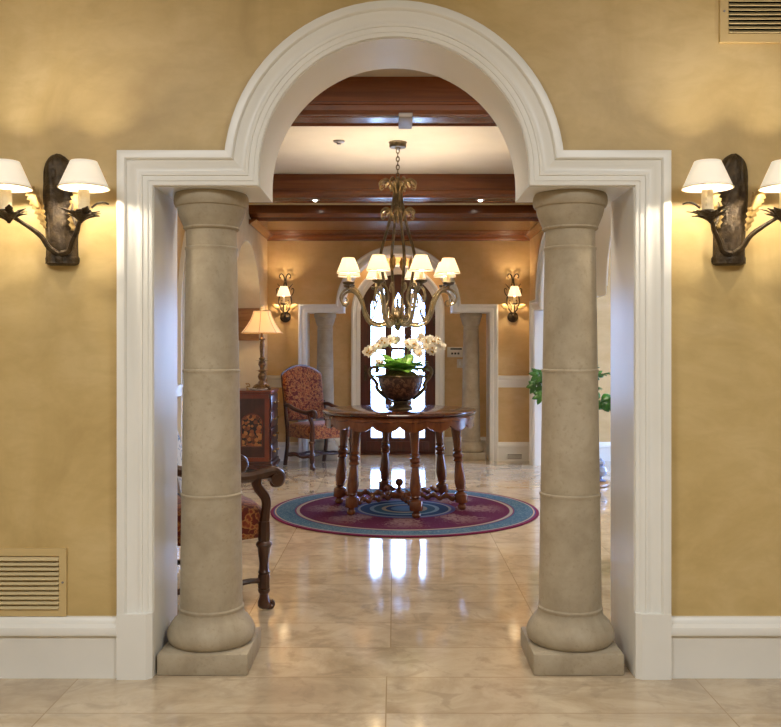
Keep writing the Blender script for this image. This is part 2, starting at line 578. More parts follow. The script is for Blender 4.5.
# ---- foyer shell
struct(MB().box(-2.3, RX + .3, YB, 11.0, CE, CE + .1), 'ceiling', M['ceil'], 'pale plaster foyer ceiling between the wooden beams')
# left wall with two arched recesses
a0, a1, a2 = archp(5.13, .92, 1.565), archp(7.25, .92, 1.565), archp(9.28, .92, 1.565)
wl = [(YB, 0)] + a0 + a1 + a2 + [(YW, 0), (YW, CE), (YB, CE)]
struct(MB().prism(wl, XL, XL - .35, lambda u, v, d: (d, u, v)), 'wall_left', M['wall_foyer'], 'amber plaster left foyer wall with arched recesses')
struct(MB().box(XL - .45, XL - .35, YB, YW + .4, 0, CE), 'wall_recess', M['cream'], 'cream plaster at the back of the arched recesses')
mb = MB()
for p in (a0, a1, a2):
    sweep(mb, p, [(.002, 0), (-.006, 0), (-.006, .349), (.002, .349)], lambda u, v, d: (XL + .001 - d, u, v))
struct(mb, 'trim_3', M['cream'], 'cream lining of the left arched recesses')
mb = MB()
sweep(mb, a1, casing_prof(.09, .03), lambda u, v, d: (XL + d, u, v))
struct(mb, 'trim_4', M['white'], 'white arched casing on the left foyer wall')
mb = MB()
mb.box(XL - .345, XL - .02, 10.15, 10.192, 1.45, 1.80)
mb.box(XL - .345, XL - .30, 8.37, 10.15, 1.45, 1.80)
mb.box(XL - .345, XL - .01, 10.14, 10.192, 1.80, 1.82)
struct(mb, 'trim_5', M['tan'], 'brown wooden band across the recess behind the lamp')
mb = MB()
mb.box(XL - .0, XL + .03, 6.055, 6.24, 1.02, 1.09)
mb.box(XL - .0, XL + .045, 6.055, 6.24, 1.08, 1.10)
baseboard(mb, 6.055, 6.24, .23, lambda u, z, p: (XL + p, u, z))
baseboard(mb, 10.21, YW, .23, lambda u, z, p: (XL + p, u, z))
struct(mb, 'baseboard_foyer', M['white'], 'white baseboard and chair rail of the left foyer wall')

# back wall
bo = pall(.05, 1.11, 1.80, .66, 1.85)
wb = [(XL - .35, 0)] + bo + [(RX + .2, 0), (RX + .2, CE), (XL - .35, CE)]
struct(MB().prism(wb, YW, YW + .4, lambda u, v, d: (u, d, v)), 'wall_back', M['wall_foyer'], 'amber plaster back wall of the foyer around the entry arch')
mb = MB()
sweep(mb, bo, casing_prof(.095, .05), lambda u, v, d: (u, YW - d, v), (.05, 1.80, .66, 1.85))
struct(mb, 'trim_6', M['white'], 'white casing of the far entry opening with its arch')
mb = MB()
sweep(mb, bo, [(.003, 0), (-.004, 0), (-.004, .402), (.003, .402)], lambda u, v, d: (u, YW - .001 + d, v))
struct(mb, 'trim_7', M['white'], 'white soffit lining of the far entry opening')
mb = MB()
baseboard(mb, XL, -1.155, .23, lambda u, z, p: (u, YW - p, z))
baseboard(mb, 1.255, XR, .23, lambda u, z, p: (u, YW - p, z))
baseboard(mb, XR + .12, RX, .23, lambda u, z, p: (u, YW - p, z))
struct(mb, 'baseboard_back', M['white'], 'white baseboard along the back foyer wall')
mb = MB()
def rail(x0, x1):
    mb.prism([(0, .89), (.02, .89), (.022, .93), (.03, .95), (.03, .985), (.045, 1.0), (.05, 1.03), (0, 1.035)], x0, x1, lambda p, z, d: (d, YW - p, z))
rail(XL, -1.155)
rail(1.255, XR)
struct(mb, 'trim_8', M['white'], 'white chair rail on the back wall')
# vestibule
YD = 11.32
dr = archp(.05, .48, 1.83)
wv = [(-1.35, 0)] + dr + [(1.45, 0), (1.45, CE), (-1.35, CE)]
struct(MB().prism(wv, YD, YD + .2, lambda u, v, d: (u, d, v)), 'wall_entry', M['wall_foyer'], 'plaster wall of the entry vestibule around the door')
struct(MB().box(-1.35, -1.25, YW + .4, YD, 0, CE), 'wall_entry_left', M['wall_foyer'])
struct(MB().box(1.35, 1.45, YW + .4, YD, 0, CE), 'wall_entry_right', M['wall_foyer'])
struct(MB().box(-1.4, 1.5, YW + .3, YD + .2, CE, CE + .1), 'ceiling_entry', M['ceil'])
mb = MB()
sweep(mb, dr, casing_prof(.115, .045), lambda u, v, d: (u, YD - d, v))
struct(mb, 'trim_9', M['white'], 'white arched casing around the front door')
mb = MB()
baseboard(mb, -1.25, -.545, .23, lambda u, z, p: (u, YD - p, z))
baseboard(mb, .645, 1.35, .23, lambda u, z, p: (u, YD - p, z))
struct(mb, 'baseboard_entry', M['white'], 'white baseboard in the entry vestibule')

# right wall with two flat-and-arched openings
o2, o1 = pall(9.2, 1.09, 1.80, .66, 1.85), pall(6.75, 1.09, 1.80, .66, 1.85)
wr = [(YB, 0)] + o1 + o2 + [(YW, 0), (YW, CE), (YB, CE)]
struct(MB().prism(wr, XR, XR + .12, lambda u, v, d: (d, u, v)), 'wall_right', M['wall_foyer'], 'amber plaster right foyer wall with two arched openings')
mb = MB()
for p in (o1, o2):
    cl = (sum(q[0] for q in p) / len(p), 1.80, .66, 1.85)
    sweep(mb, p, casing_prof(.115, .05), lambda u, v, d: (XR - d, u, v), cl)
    sweep(mb, p, casing_prof(.115, .05), lambda u, v, d: (XR + .12 + d, u, v), cl)
    sweep(mb, p, [(.003, -.001), (-.004, -.001), (-.004, .121), (.003, .121)], lambda u, v, d: (XR + d, u, v))
struct(mb, 'trim_10', M['white'], 'white casings of the openings in the right foyer wall')
# room on the right: far wall with a wide window
mb = MB()
mb.box(RX, RX + .2, YB, 8.5, 0, CE)
mb.box(RX, RX + .2, 10.56, YW, 0, CE)
mb.box(RX, RX + .2, 8.5, 10.56, 0, .06)
mb.box(RX, RX + .2, 8.5, 10.56, 2.75, CE)
struct(mb, 'wall_side_room', M['wall_foyer'])
w = thing('window_1', None, None, (RX + .1, 9.53, .06), kind='structure')
mb = MB()
for yy in (-1.0, 0, 1.0):
    mb.box(-.04, .04, yy - .03, yy + .03, 0, 2.69)
for zz in (.03, 1.35, 2.66):
    mb.box(-.04, .04, -1.03, 1.03, zz - .03, zz + .03)
mb.build('window_frame', M['white'], w)
MB().box(-.005, .005, -1.0, 1.0, .03, 2.66).build('pane', M['glass'], w)
# outdoors
struct(MB().box(-14, RX + 14, 11.52, 30, -.12, -.06), 'ground', M['patio'], 'pale paving outside the front door')
struct(MB().box(RX + .2, RX + 14, -6, 11.52, -.12, -.06), 'ground_side', M['patio'])

# ------------------------------------------------------------------ wooden ceiling
def beam(name, y0, y1, zb, label, extra=None):
    t = thing(name, label, 'beam', ((XL + XR) / 2, (y0 + y1) / 2, zb), group=None)
    w, hw, h = (y1 - y0) / 2, (XR - XL) / 2, CE - zb
    prof = [(-w + .025, 0), (w - .025, 0), (w, .022), (w, .055), (w + .010, .060), (w + .010, .072), (w, .078), (w, h), (-w, h), (-w, .078), (-w - .010, .072), (-w - .010, .060), (-w, .055), (-w, .022)]
    MB().prism(prof, -hw, hw, lambda u, v, d: (d, u, v)).build('beam_body', M['beam'], t, smooth=.3)
    mb = MB()
    for s in (-1, 1):
        mb.prism([(s * (w - .025), -.006), (s * (w - .055), -.012), (s * (w - .085), 0), (s * (w - .025), .001)], -hw, hw, lambda u, v, d: (d, u, v))
    mb.build('bottom_moulding', M['beam'], t, smooth=.3)
    return t
b1 = beam('ceiling_beam', 5.66, 5.99, 2.855, 'mahogany ceiling beam nearest the front arch, with a grey block under its middle')
MB().box(-.045, .045, -.15, .15, -.022, .02, bev=.004).build('middle_block', M['grey_metal'], b1, loc=(.02, 0, 0))
hw_ = (XR - XL) / 2
b2 = beam('ceiling_beam', 8.79, 9.15, 2.865, 'mahogany ceiling beam behind the chandelier, holding two small downlights')
MB().box(-hw_ + .001, hw_ - .001, .160, .178, -.024, .012, bev=.003).build('pale_strip', M['vent_slat'], b2)  # pale strip added to draw a thin line along the beam's edge
t = thing('ceiling_beam', 'lowest mahogany soffit panel above the far wall, behind the beams', 'beam', ((XL + XR) / 2, 10.0, 2.72))  # deep wooden soffit over the entry rather than a beam
hw = (XR - XL) / 2
MB().prism([(-.68, .06), (-.60, .03), (-.55, .03), (-.54, .0), (.20, 0), (.20, .02), (.25, .02), (.25, 0), (.70, 0), (.70, .37), (-.68, .37)], -hw, hw, lambda u, v, d: (d, u, v)).build('panel', M['beam'], t, smooth=.3)
mb = MB()
mb.prism([(.70, -.06), (.685, -.06), (.67, -.04), (.62, -.015), (.61, 0), (.70, 0)], -hw, hw, lambda u, v, d: (d, u, v))
for s in (-1, 1):
    mb.prism([(s * hw, -.05), (s * (hw - .015), -.05), (s * (hw - .03), -.035), (s * (hw - .07), -.012), (s * (hw - .08), 0), (s * hw, 0)], -.68, .70, lambda u, v, d: (u, d, v))
mb.build('crown_moulding', M['beam'], t, smooth=.3)
dl = thing('downlight', 'small lit downlight under the far beam, left of the chandelier chain', 'downlight', (-.80, 8.97, 2.8645), group='downlights under the far beam')
MB().lathe([(.028, -.004), (.045, -.006), (.048, -.002), (.048, 0), (.028, 0)], 20).build('rim', M['grey_metal'], dl)
MB().lathe([(.001, -.020), (.012, -.018), (.021, -.010), (.024, 0), (.001, 0)], 16).build('bulb', M['spot'], dl)
copy_thing(dl, (.875, 8.97, 2.8645), 'small lit downlight under the far beam, right of the chandelier chain')
sp = MB().lathe([(.001, -.03), (.016, -.03), (.018, -.02), (.045, -.012), (.05, 0), (.001, 0)], 20).build('ceiling_sprinkler', M['grey_metal'], loc=(-.46, 7.4, CE))
tag(sp, 'tiny round sprinkler head on the pale foyer ceiling', 'sprinkler', kind='thing')

# ------------------------------------------------------------------ columns
def column(x, y, top, k, label, group):
    """k scales the radius"""
    t = thing('stone_column', label, 'column', (x, y, 0), group=group)
    hp = .187 * k
    MB().box(-hp, hp, -hp, hp, 0, .088, bev=.006).build('plinth', M['stone'], t)
    P = lambda pr: [(r * k, z) for r, z in pr]
    q = [(.15, .087), (.170, .090), (.182, .102), (.187, .120), (.186, .138), (.180, .154), (.171, .170), (.163, .180), (.159, .186), (.150, .194), (.142, .205), (.1375, .218), (.137, .225), (.1395, .229), (.1395, .237), (.1335, .243)]
    MB().lathe(P(q), 56).build('base', M['stone'], t)
    zr = [top * .358, top * .622, top * .883]
    z0, z1 = .24, top - .155
    pr = []
    for i in range(41):
        z = z0 + (z1 - z0) * i / 40
        pr.append((.1335 - .0265 * (i / 40) ** 1.15, z))
    for z in zr:
        rr = .1335 - .0265 * ((z - z0) / (z1 - z0)) ** 1.15
        pr = [p for p in pr if abs(p[1] - z) > .02]
        pr += [(rr + .001, z - .016), (rr + .002, z - .008), (rr + .0025, z - .006), (rr + .0045, z - .003), (rr + .0045, z + .004), (rr + .001, z + .007), (rr - .0015, z + .009), (rr - .0005, z + .014)]
    pr.sort(key=lambda p: p[1])
    MB().lathe(P(pr), 56).build('shaft', M['stone'], t)
    T = top
    q = [(.104, T - .158), (.114, T - .155), (.120, T - .149), (.118, T - .142), (.121, T - .135), (.128, T - .120), (.138, T - .095), (.144, T - .07), (.145, T - .060), (.153, T - .056), (.158, T - .045), (.160, T - .03), (.158, T - .012), (.152, T), (.01, T)]
    MB().lathe(P(q), 56).build('capital', M['stone'], t)
    return t
column(-.790, 3.832, 2.013, 1.0, 'limestone column standing on the left of the front opening', 'columns of the front opening')
column(.762, 3.832, 2.013, 1.0, 'limestone column standing on the right of the front opening', 'columns of the front opening')
column(-.85, 10.92, 1.796, .86, 'distant stone column behind the red chair beside the entry', 'columns of the far entry')
column(.95, 10.92, 1.796, .86, 'distant stone column beside the thermostat panel, right of the entry', 'columns of the far entry')

# ------------------------------------------------------------------ front door
d = thing('door_1', 'arched mahogany front door with three tall glass lights', None, (.05, YD + .08, 0), kind='structure')
Rd, zs = .4795, 1.83
cols = [(-.345, -.165), (-.075, .085), (.175, .345)]
def top_at(x, inset):
    rr = Rd - inset
    return zs + math.sqrt(max(0, rr * rr - x * x))
# door leaf cut into strips around the glass lights
def strip(mb, x0, x1, lo, hi, y0=-.03, y1=.03, n=10):
    xs = [x0 + (x1 - x0) * i / n for i in range(n + 1)]
    poly = [(x, lo(x)) for x in xs] + [(x, hi(x)) for x in reversed(xs)]
    mb.prism(poly, y0, y1, lambda u, v, dd: (u, dd, v))
outer = lambda x: top_at(x, 0)
zero = lambda x: 0.0
gb = lambda x: .215
gt = [lambda x: top_at(x, .115) - .02, lambda x: 2.08 - 2.2 * abs(x - .005), lambda x: top_at(x, .115) - .02]
mb = MB()
edges = [-Rd] + [e for c in cols for e in c] + [Rd]
for i in range(0, len(edges), 2):
    strip(mb, edges[i], edges[i + 1], zero, outer, n=12)
for (a, b), g in zip(cols, gt):
    strip(mb, a, b, zero, gb)
    strip(mb, a, b, g, outer)
mb.build('door_leaf', M['door'], d, smooth=.3)
mb = MB()
for (a, b) in cols:
    for z in (1.36,):
        mb.box(a, b, -.02, .02, z - .018, z + .018)
mb.build('muntin', M['door'], d)
for (a, b), g in zip(cols, gt):
    mb = MB()
    strip(mb, a, b, gb, g, -.004, .004)
    mb.build('pane', M['glass'], d)
mb = MB()
mb.box(-.40, .40, -.042, -.03, .05, .17, bev=.005)
mb.build('bottom_panel', M['door'], d)
MB().box(-.48, .48, -.09, .10, 0, .012).build('sill', M['door'], d)
hd = MB()
hd.box(-.435, -.395, -.038, -.03, .95, 1.15, bev=.003)
hd.tube([(-.415, -.035, 1.05), (-.415, -.08, 1.05), (-.35, -.085, 1.05)], .011, 8, 4)
hd.build('door_handle', M['bronze'], d)
mb = MB()
for z in (.35, 1.05, 1.7):
    mb.tube([(.462, -.036, z - .05), (.462, -.036, z + .05)], .01, 8)
mb.build('hinge', M['bronze'], d)

# ------------------------------------------------------------------ round rug
rug = MB().lathe([(.001, .001), (1.110, .001), (1.115, .006), (1.108, .012), (.001, .012)], 128).build('round_rug', M['rug'], loc=(.088, 7.43, 0))
tag(rug, 'round blue and burgundy rug lying under the pedestal table', 'rug', kind='thing')
rug['label'] = 'round blue and burgundy rug lying under the six legged table'

# ------------------------------------------------------------------ table
TX, TY, TZ = .045, 7.54, .838
tb = thing('round_table', 'round six legged carved walnut table standing on the rug', 'table', (TX, TY, .012))
TH = TZ - .012
MB().lathe([(.01, TH - .034), (.62, TH - .034), (.632, TH - .03), (.648, TH - .026), (.655, TH - .018), (.658, TH - .010), (.655, TH - .003), (.648, TH), (.01, TH)], 96).build('tabletop', M['tabletop'], tb)
def apron(u, v):
    a = 2 * PI * u
    lob = abs(math.cos(9 * a))
    zb = TH - .098 - .046 * lob ** .7
    seq = [(.638, 0), (.648, .12), (.645, .30), (.632, .36), (.632, 1.0), (.612, 1.0), (.612, 0)]
    k = min(int(round(v * 6)), 6)
    r, f = seq[k]
    z = (TH - .034) * (1 - f) + zb * f
    return (r * math.cos(a), r * math.sin(a), z)
MB().grid(apron, 216, 6, closed_u=True).build('scalloped_apron', M['table'], tb, smooth=.5)
LR = [(.022, .64), (.030, .655), (.036, .66)]
def leg_prof():
    return [(.020, .0), (.030, .008), (.033, .02), (.030, .034), (.020, .045), (.022, .052), (.046, .060), (.048, .066), (.048, .125), (.046, .131), (.030, .140), (.024, .150), (.034, .158), (.036, .165), (.033, .172),
            (.038, .20), (.042, .235), (.040, .27), (.034, .33), (.027, .385), (.025, .395), (.036, .402), (.038, .412), (.030, .420), (.026, .428), (.038, .440), (.041, .452), (.038, .463), (.025, .472), (.024, .480),
            (.034, .486), (.034, .495), (.026, .505), (.028, .53), (.031, .58), (.034, .63), (.036, .66), (.036, .72)]
lm = None
for k in range(6):
    a = R(-16 + 60 * k)
    ca, sa = math.cos(a), math.sin(a)
    mtx = Matrix(((ca, -sa, 0, .53 * ca), (sa, ca, 0, .53 * sa), (0, 0, 1, 0), (0, 0, 0, 1))) @ Matrix.Shear('XY', 4, (0, 0)) 
    mb = MB()
    mb.lathe([(r * 1.13, z) for r, z in leg_prof()], 16)
    mb.v = [Vector((p.x + .545 - .055 * p.z / .7, p.y, p.z)) for p in mb.v]
    mb.v = [Vector((p.x * ca - p.y * sa, p.x * sa + p.y * ca, p.z)) for p in mb.v]
    mb.build('leg', M['table'], tb)
    mb = MB()
    pts = []
    for i in range(49):
        s = .515 - .435 * i / 48
        pts.append((s * ca, s * sa, .097 + .011 * math.cos(i / 48 * PI * 8)))
    mb.tube(pts, lambda t: .020 + .005 * math.cos(t * PI * 16), 10, 0)
    mb.build('stretcher', M['table'], tb)
MB().lathe([(.085, .075), (.095, .08), (.095, .11), (.085, .118), (.05, .125), (.022, .135), (.014, .15), (.020, .158), (.013, .166), (.017, .174), (.031, .187), (.037, .205), (.031, .223), (.016, .234), (.003, .238)], 24).build('finial', M['table'], tb)

# ------------------------------------------------------------------ urn and orchids
UX, UY = .056, 7.50
ur = thing('urn', 'dark footed bowl with two scrolled handles on the round table', 'urn', (UX, UY, TZ))
MB().lathe([(.10, 0), (.105, .006), (.10, .018), (.075, .03), (.06, .045), (.065, .058), (.085, .063), (.085, .072), (.05, .078), (.01, .078)], 32).build('foot', M['iron'], ur)
MB().lathe([(r * 1.09, z) for r, z in [(.05, .074), (.07, .078), (.10, .095), (.135, .130), (.160, .180), (.172, .235), (.176, .275), (.166, .275), (.155, .20), (.12, .13), (.02, .09)]], 40).build('bowl', M['bowl'], ur)
MB().lathe([(r * 1.09, z) for r, z in [(.172, .268), (.190, .270), (.196, .28), (.190, .292), (.165, .290), (.165, .268)]], 40).build('rim', M['iron'], ur)
for s in (-1, 1):
    pts = [(s * .215, 0, .335), (s * .20, 0, .325), (s * .195, 0, .34), (s * .215, 0, .36), (s * .25, 0, .35), (s * .262, 0, .315), (s * .245, 0, .275), (s * .215, 0, .24), (s * .20, 0, .21), (s * .205, 0, .19), (s * .19, 0, .165), (s * .15, 0, .125), (s * .10, 0, .09)]
    mb = MB().tube(pts, .015, 8, 5)
    mb.tube([(s * .185, 0, .283), (s * .24, 0, .285)], .009, 8)
    mb.build('handle', M['iron'], ur)

op = thing('orchid_plant', 'white orchids with broad green leaves growing from the urn', 'flowers', (UX, UY, TZ + .288))
def moss(u, v):
    a, r = 2 * PI * u, .158 * v
    return (r * math.cos(a), r * math.sin(a), -.03 + .085 * math.sqrt(max(0, 1 - v * v)) + .012 * mnoise.noise(Vector((r * math.cos(a) * 30, r * math.sin(a) * 30, 1))))
MB().grid(moss, 32, 8, closed_u=True).build('moss', M['moss'], op)
for i in range(30):
    a = i * 2.4
    ln = rnd.uniform(.17, .26)
    el = rnd.uniform(.35, 1.25)
    dd = Vector((math.cos(a) * math.cos(el), math.sin(a) * math.cos(el), math.sin(el)))
    MB().leaf((math.cos(a) * .06, math.sin(a) * .06, .03), dd, (0, 0, 1), ln * .88, rnd.uniform(.062, .080), .4, 8, cup=.25).build('leaf', M['leaf'], op, smooth=1.2, solid=.002)
fl_me = None
def flower_obj():
    mb = MB()
    for k in range(5):
        a = PI / 2 + 2 * PI * k / 5
        wide = .017 if k in (1, 4) else .012
        mb.leaf((0, 0, 0), (math.cos(a), 0, math.sin(a)), (0, -1, 0), .034, wide, .18, 5, cup=.1)
    return mb
spikes = [[(-.02, 0, 0), (-.05, .0, .12), (-.10, -.03, .20), (-.19, -.05, .215), (-.26, -.06, .17), (-.275, -.06, .14)],
          [(.02, .02, 0), (.03, .03, .14), (-.01, .0, .235), (-.08, -.04, .24), (-.14, -.06, .225)],
          [(.03, 0, 0), (.06, .0, .15), (.10, -.02, .25), (.17, -.04, .255), (.23, -.06, .20), (.28, -.07, .15)],
          [(0, -.03, 0), (.02, -.05, .13), (.05, -.06, .22), (.10, -.09, .21), (.15, -.12, .15)],
          [(.05, .03, 0), (.12, .05, .14), (.20, .03, .22), (.28, .0, .235), (.335, -.01, .20)],
          [(-.04, -.02, 0), (-.11, -.05, .05), (-.17, -.07, .075)]]
first_f = None
for si, sp_ in enumerate(spikes):
    sp_ = [(x, y, z * 1.17 + (.02 if z > .05 else 0)) for x, y, z in sp_]
    MB().tube(sp_, .0035, 6, 6).build('flower_spike', M['stem'], op)
    pts = catmull(sp_, 8)
    n = len(pts)
    start = int(n * .55) if si != 5 else n - 3
    step = 2 if si != 3 else 1
    for j in range(start, n, step):
        for rep in range(1 if si == 5 else 2):
            p = pts[j] + Vector((rnd.uniform(-.018, .018), rnd.uniform(-.035, .015), rnd.uniform(-.022, .022)))
            if first_f is None:
                fo_ = flower_obj().build('flower', M['petal'], op, smooth=1.2)
                first_f = fo_
                lp = MB().ball((0, -.008, -.003), .007, 8, 6)
                first_l = lp.build('lip', M['lip'], fo_)
            else:
                fo_ = first_f.copy()
                COL.objects.link(fo_)
                l2 = first_l.copy()
                COL.objects.link(l2)
                l2.parent = fo_
            fo_.location = p
            fo_.rotation_euler = (rnd.uniform(-.5, .35), rnd.uniform(-.5, .5), rnd.uniform(-.9, .9))
            s = rnd.uniform(.9, 1.25)
            fo_.scale = (s, s, s)

# ------------------------------------------------------------------ lights
def point(loc, power, col=(1, .72, .42), rad=.02, parent=None):
    l = bpy.data.lights.new('bulb_light', 'POINT')
    l.energy, l.color, l.shadow_soft_size = power, col, rad
    o = bpy.data.objects.new('bulb_light', l)
    COL.objects.link(o)
    o.location = loc
    return o
def area(name, loc, rot, sx, sy, power, col, portal=False):
    l = bpy.data.lights.new(name, 'AREA')
    l.shape = 'RECTANGLE'
    l.size, l.size_y, l.energy, l.color = sx, sy, power, col
    if portal:
        l.cycles.is_portal = True
    o = bpy.data.objects.new(name, l)
    COL.objects.link(o)
    o.location, o.rotation_euler = loc, rot
    return o

def shade_mb(rb, rt, h, seg=28, th=.002, flare=0):
    pr = []
    for i in range(7):
        t = i / 6
        r = rb + (rt - rb) * t - flare * math.sin(PI * t)
        pr.append((r, h * t))
    return MB().lathe(pr, seg, close=False)

# ------------------------------------------------------------------ chandelier
CX, CY = .032, 7.45
ch = thing('chandelier', 'eight arm iron chandelier with small glowing shades above the table', 'chandelier', (CX, CY, CE))
Z = lambda z: z - CE
MB().lathe([(.001, Z(CE - .058)), (.02, Z(CE - .058)), (.03, Z(CE - .048)), (.068, Z(CE - .045)), (.072, Z(CE - .038)), (.072, Z(CE - .012)), (.078, Z(CE - .006)), (.078, 0), (.001, 0)], 32).build('canopy', M['iron'], ch)
mb = MB()
zt, zb_ = CE - .055, 2.76
nl = 8
for i in range(nl):
    c = zt + (zb_ - zt) * (i + .5) / nl
    hl = (zt - zb_) / nl * .62
    ln = [(math.cos(a) * .013, 0, Z(c) + math.sin(a) * hl) for a in [2 * PI * k / 14 for k in range(14)]]
    mb.tube(ln, .0045, 6, closed=True, mtx=Matrix.Rotation(PI / 2 * (i % 2), 4, 'Z'))
mb.build('chain', M['iron'], ch)
MB().lathe([(.003, Z(2.80)), (.02, Z(2.79)), (.024, Z(2.77)), (.016, Z(2.74)), (.012, Z(2.60)), (.016, Z(2.58)), (.002, Z(2.56))], 24).build('top_finial', M['iron'], ch)
MB().lathe([(.002, Z(1.78)), (.012, Z(1.77)), (.009, Z(1.72)), (.02, Z(1.70)), (.045, Z(1.67)), (.06, Z(1.635)), (.06, Z(1.60)), (.04, Z(1.57)), (.028, Z(1.55)), (.03, Z(1.535)), (.018, Z(1.515)), (.003, Z(1.50))], 24).build('centre_stem', M['iron'], ch)
for k in range(4):
    a = R(20) + 2 * PI * k / 4
    c, s = math.cos(a), math.sin(a)
    pr = [(.018, 2.77), (.035, 2.62), (.062, 2.47), (.100, 2.33), (.140, 2.20), (.152, 2.10), (.135, 1.98), (.110, 1.85), (.10, 1.74), (.075, 1.64), (.045, 1.60)]
    MB().tube([(r * c, r * s, Z(z)) for r, z in pr], .0125, 8, 5).build('rod', M['iron'], ch)
for tier, (z, ro, n) in enumerate([(2.72, .165, 8), (2.475, .16, 6)]):
    for k in range(n):
        a = 2 * PI * (k + .5) / n
        c, s = math.cos(a), math.sin(a)
        mb = MB()
        mb.tube([(.03 * c, .03 * s, Z(z - .06)), (.07 * c, .07 * s, Z(z + .03)), (.115 * c, .115 * s, Z(z + .055)), (ro * c, ro * s, Z(z + .02)), ((ro - .01) * c, (ro - .01) * s, Z(z - .02)), ((ro - .035) * c, (ro - .035) * s, Z(z - .01))], [.010, .008, .006, .004], 6, 5)
        for q in (-1, 1):
            mb.leaf((.085 * c, .085 * s, Z(z + .04)), (c * .8 - q * s * .6, s * .8 + q * c * .6, -.25), (0, 0, 1), .065, .017, .4, 5)
        mb.leaf((.10 * c, .10 * s, Z(z + .05)), (c, s, -.1), (0, 0, 1), .07, .018, .5, 6)
        mb.build('metal_leaf', M['leaf_iron'], ch)
arm_first = None
for k in range(8):
    a = R(-90 + 2 + 22.5 + 45 * k)
    mtx = Matrix.Rotation(a, 4, 'Z')
    mb = MB()
    pr = [(.05, 1.60), (.11, 1.555), (.19, 1.545), (.26, 1.575), (.305, 1.65), (.33, 1.74), (.375, 1.815), (.43, 1.845), (.485, 1.825), (.515, 1.775), (.50, 1.73), (.465, 1.725), (.452, 1.752), (.472, 1.772)]
    mb.tube([(r, 0, Z(z)) for r, z in pr], [.013, .013, .013, .012, .011, .010, .008, .007], 8, 5)
    mb.tube([(r - .012, 0, Z(z + .022)) for r, z in pr[1:8]], [.008, .007, .006], 7, 5)
    mb.tube([(r, 0, Z(z)) for r, z in [(.03, 1.56), (.085, 1.60), (.11, 1.68), (.085, 1.77), (.10, 1.86), (.145, 1.90), (.165, 1.86), (.14, 1.835)]], [.010, .009, .007, .005], 7, 5)
    mb.tube([(r, 0, Z(z)) for r, z in [(.255, 1.575), (.225, 1.62), (.205, 1.665), (.215, 1.69), (.235, 1.68)]], [.008, .004], 6, 4)
    mb.v = [mtx @ p for p in mb.v]
    mb.build('arm', M['silver_arm'], ch)
    for lf in (((.30, 0, Z(1.66)), (.4, 0, .9), (-1, 0, .3), .085, .02, -.25), ((.05, 0, Z(1.60)), (.75, .1, .65), (-1, 0, .4), .11, .026, .5), ((.10, .0, Z(2.02)), (.5, .1, .85), (-1, 0, .4), .10, .024, -.4)):
        mb = MB().leaf(*lf, 6, serr=.3)
        mb.v = [mtx @ p for p in mb.v]
        mb.build('gilt_leaf', M['gilt'], ch, smooth=1, solid=.002)
    p = mtx @ Vector((.445, 0, 0))
    T = Matrix.Translation((p.x, p.y, 0))
    MB().lathe([(.006, Z(1.84)), (.012, Z(1.855)), (.012, Z(1.87)), (.045, Z(1.882)), (.052, Z(1.90)), (.048, Z(1.902)), (.02, Z(1.888)), (.001, Z(1.888))], 18, T).build('candle_cup', M['iron'], ch)
    MB().lathe([(.015, Z(1.885)), (.0155, Z(1.955)), (.013, Z(1.972)), (.003, Z(1.974))], 14, T).build('candle_sleeve', M['candle'], ch)
    MB().lathe([(.004, Z(1.972)), (.010, Z(1.985)), (.011, Z(2.0)), (.007, Z(2.02)), (.001, Z(2.035))], 10, T).build('bulb', M['bulb'], ch)
    sh = shade_mb(.098, .048, .128)
    sh.v = [Vector((v.x + p.x, v.y + p.y, v.z + Z(1.972))) for v in sh.v]
    so = sh.build('shade', M['shade_hot'], ch, solid=.002)
    rm = MB()
    for rr, zz in ((.0985, 1.974), (.0485, 2.099)):
        rm.tube([(p.x + rr * math.cos(t), p.y + rr * math.sin(t), Z(zz)) for t in [2 * PI * i / 28 for i in range(28)]], .0022, 6, closed=True)
    rm.build('trim_ring', M['shade_rim'], so)
    point((CX + p.x, CY + p.y, 2.05), 16, (1, .81, .60))

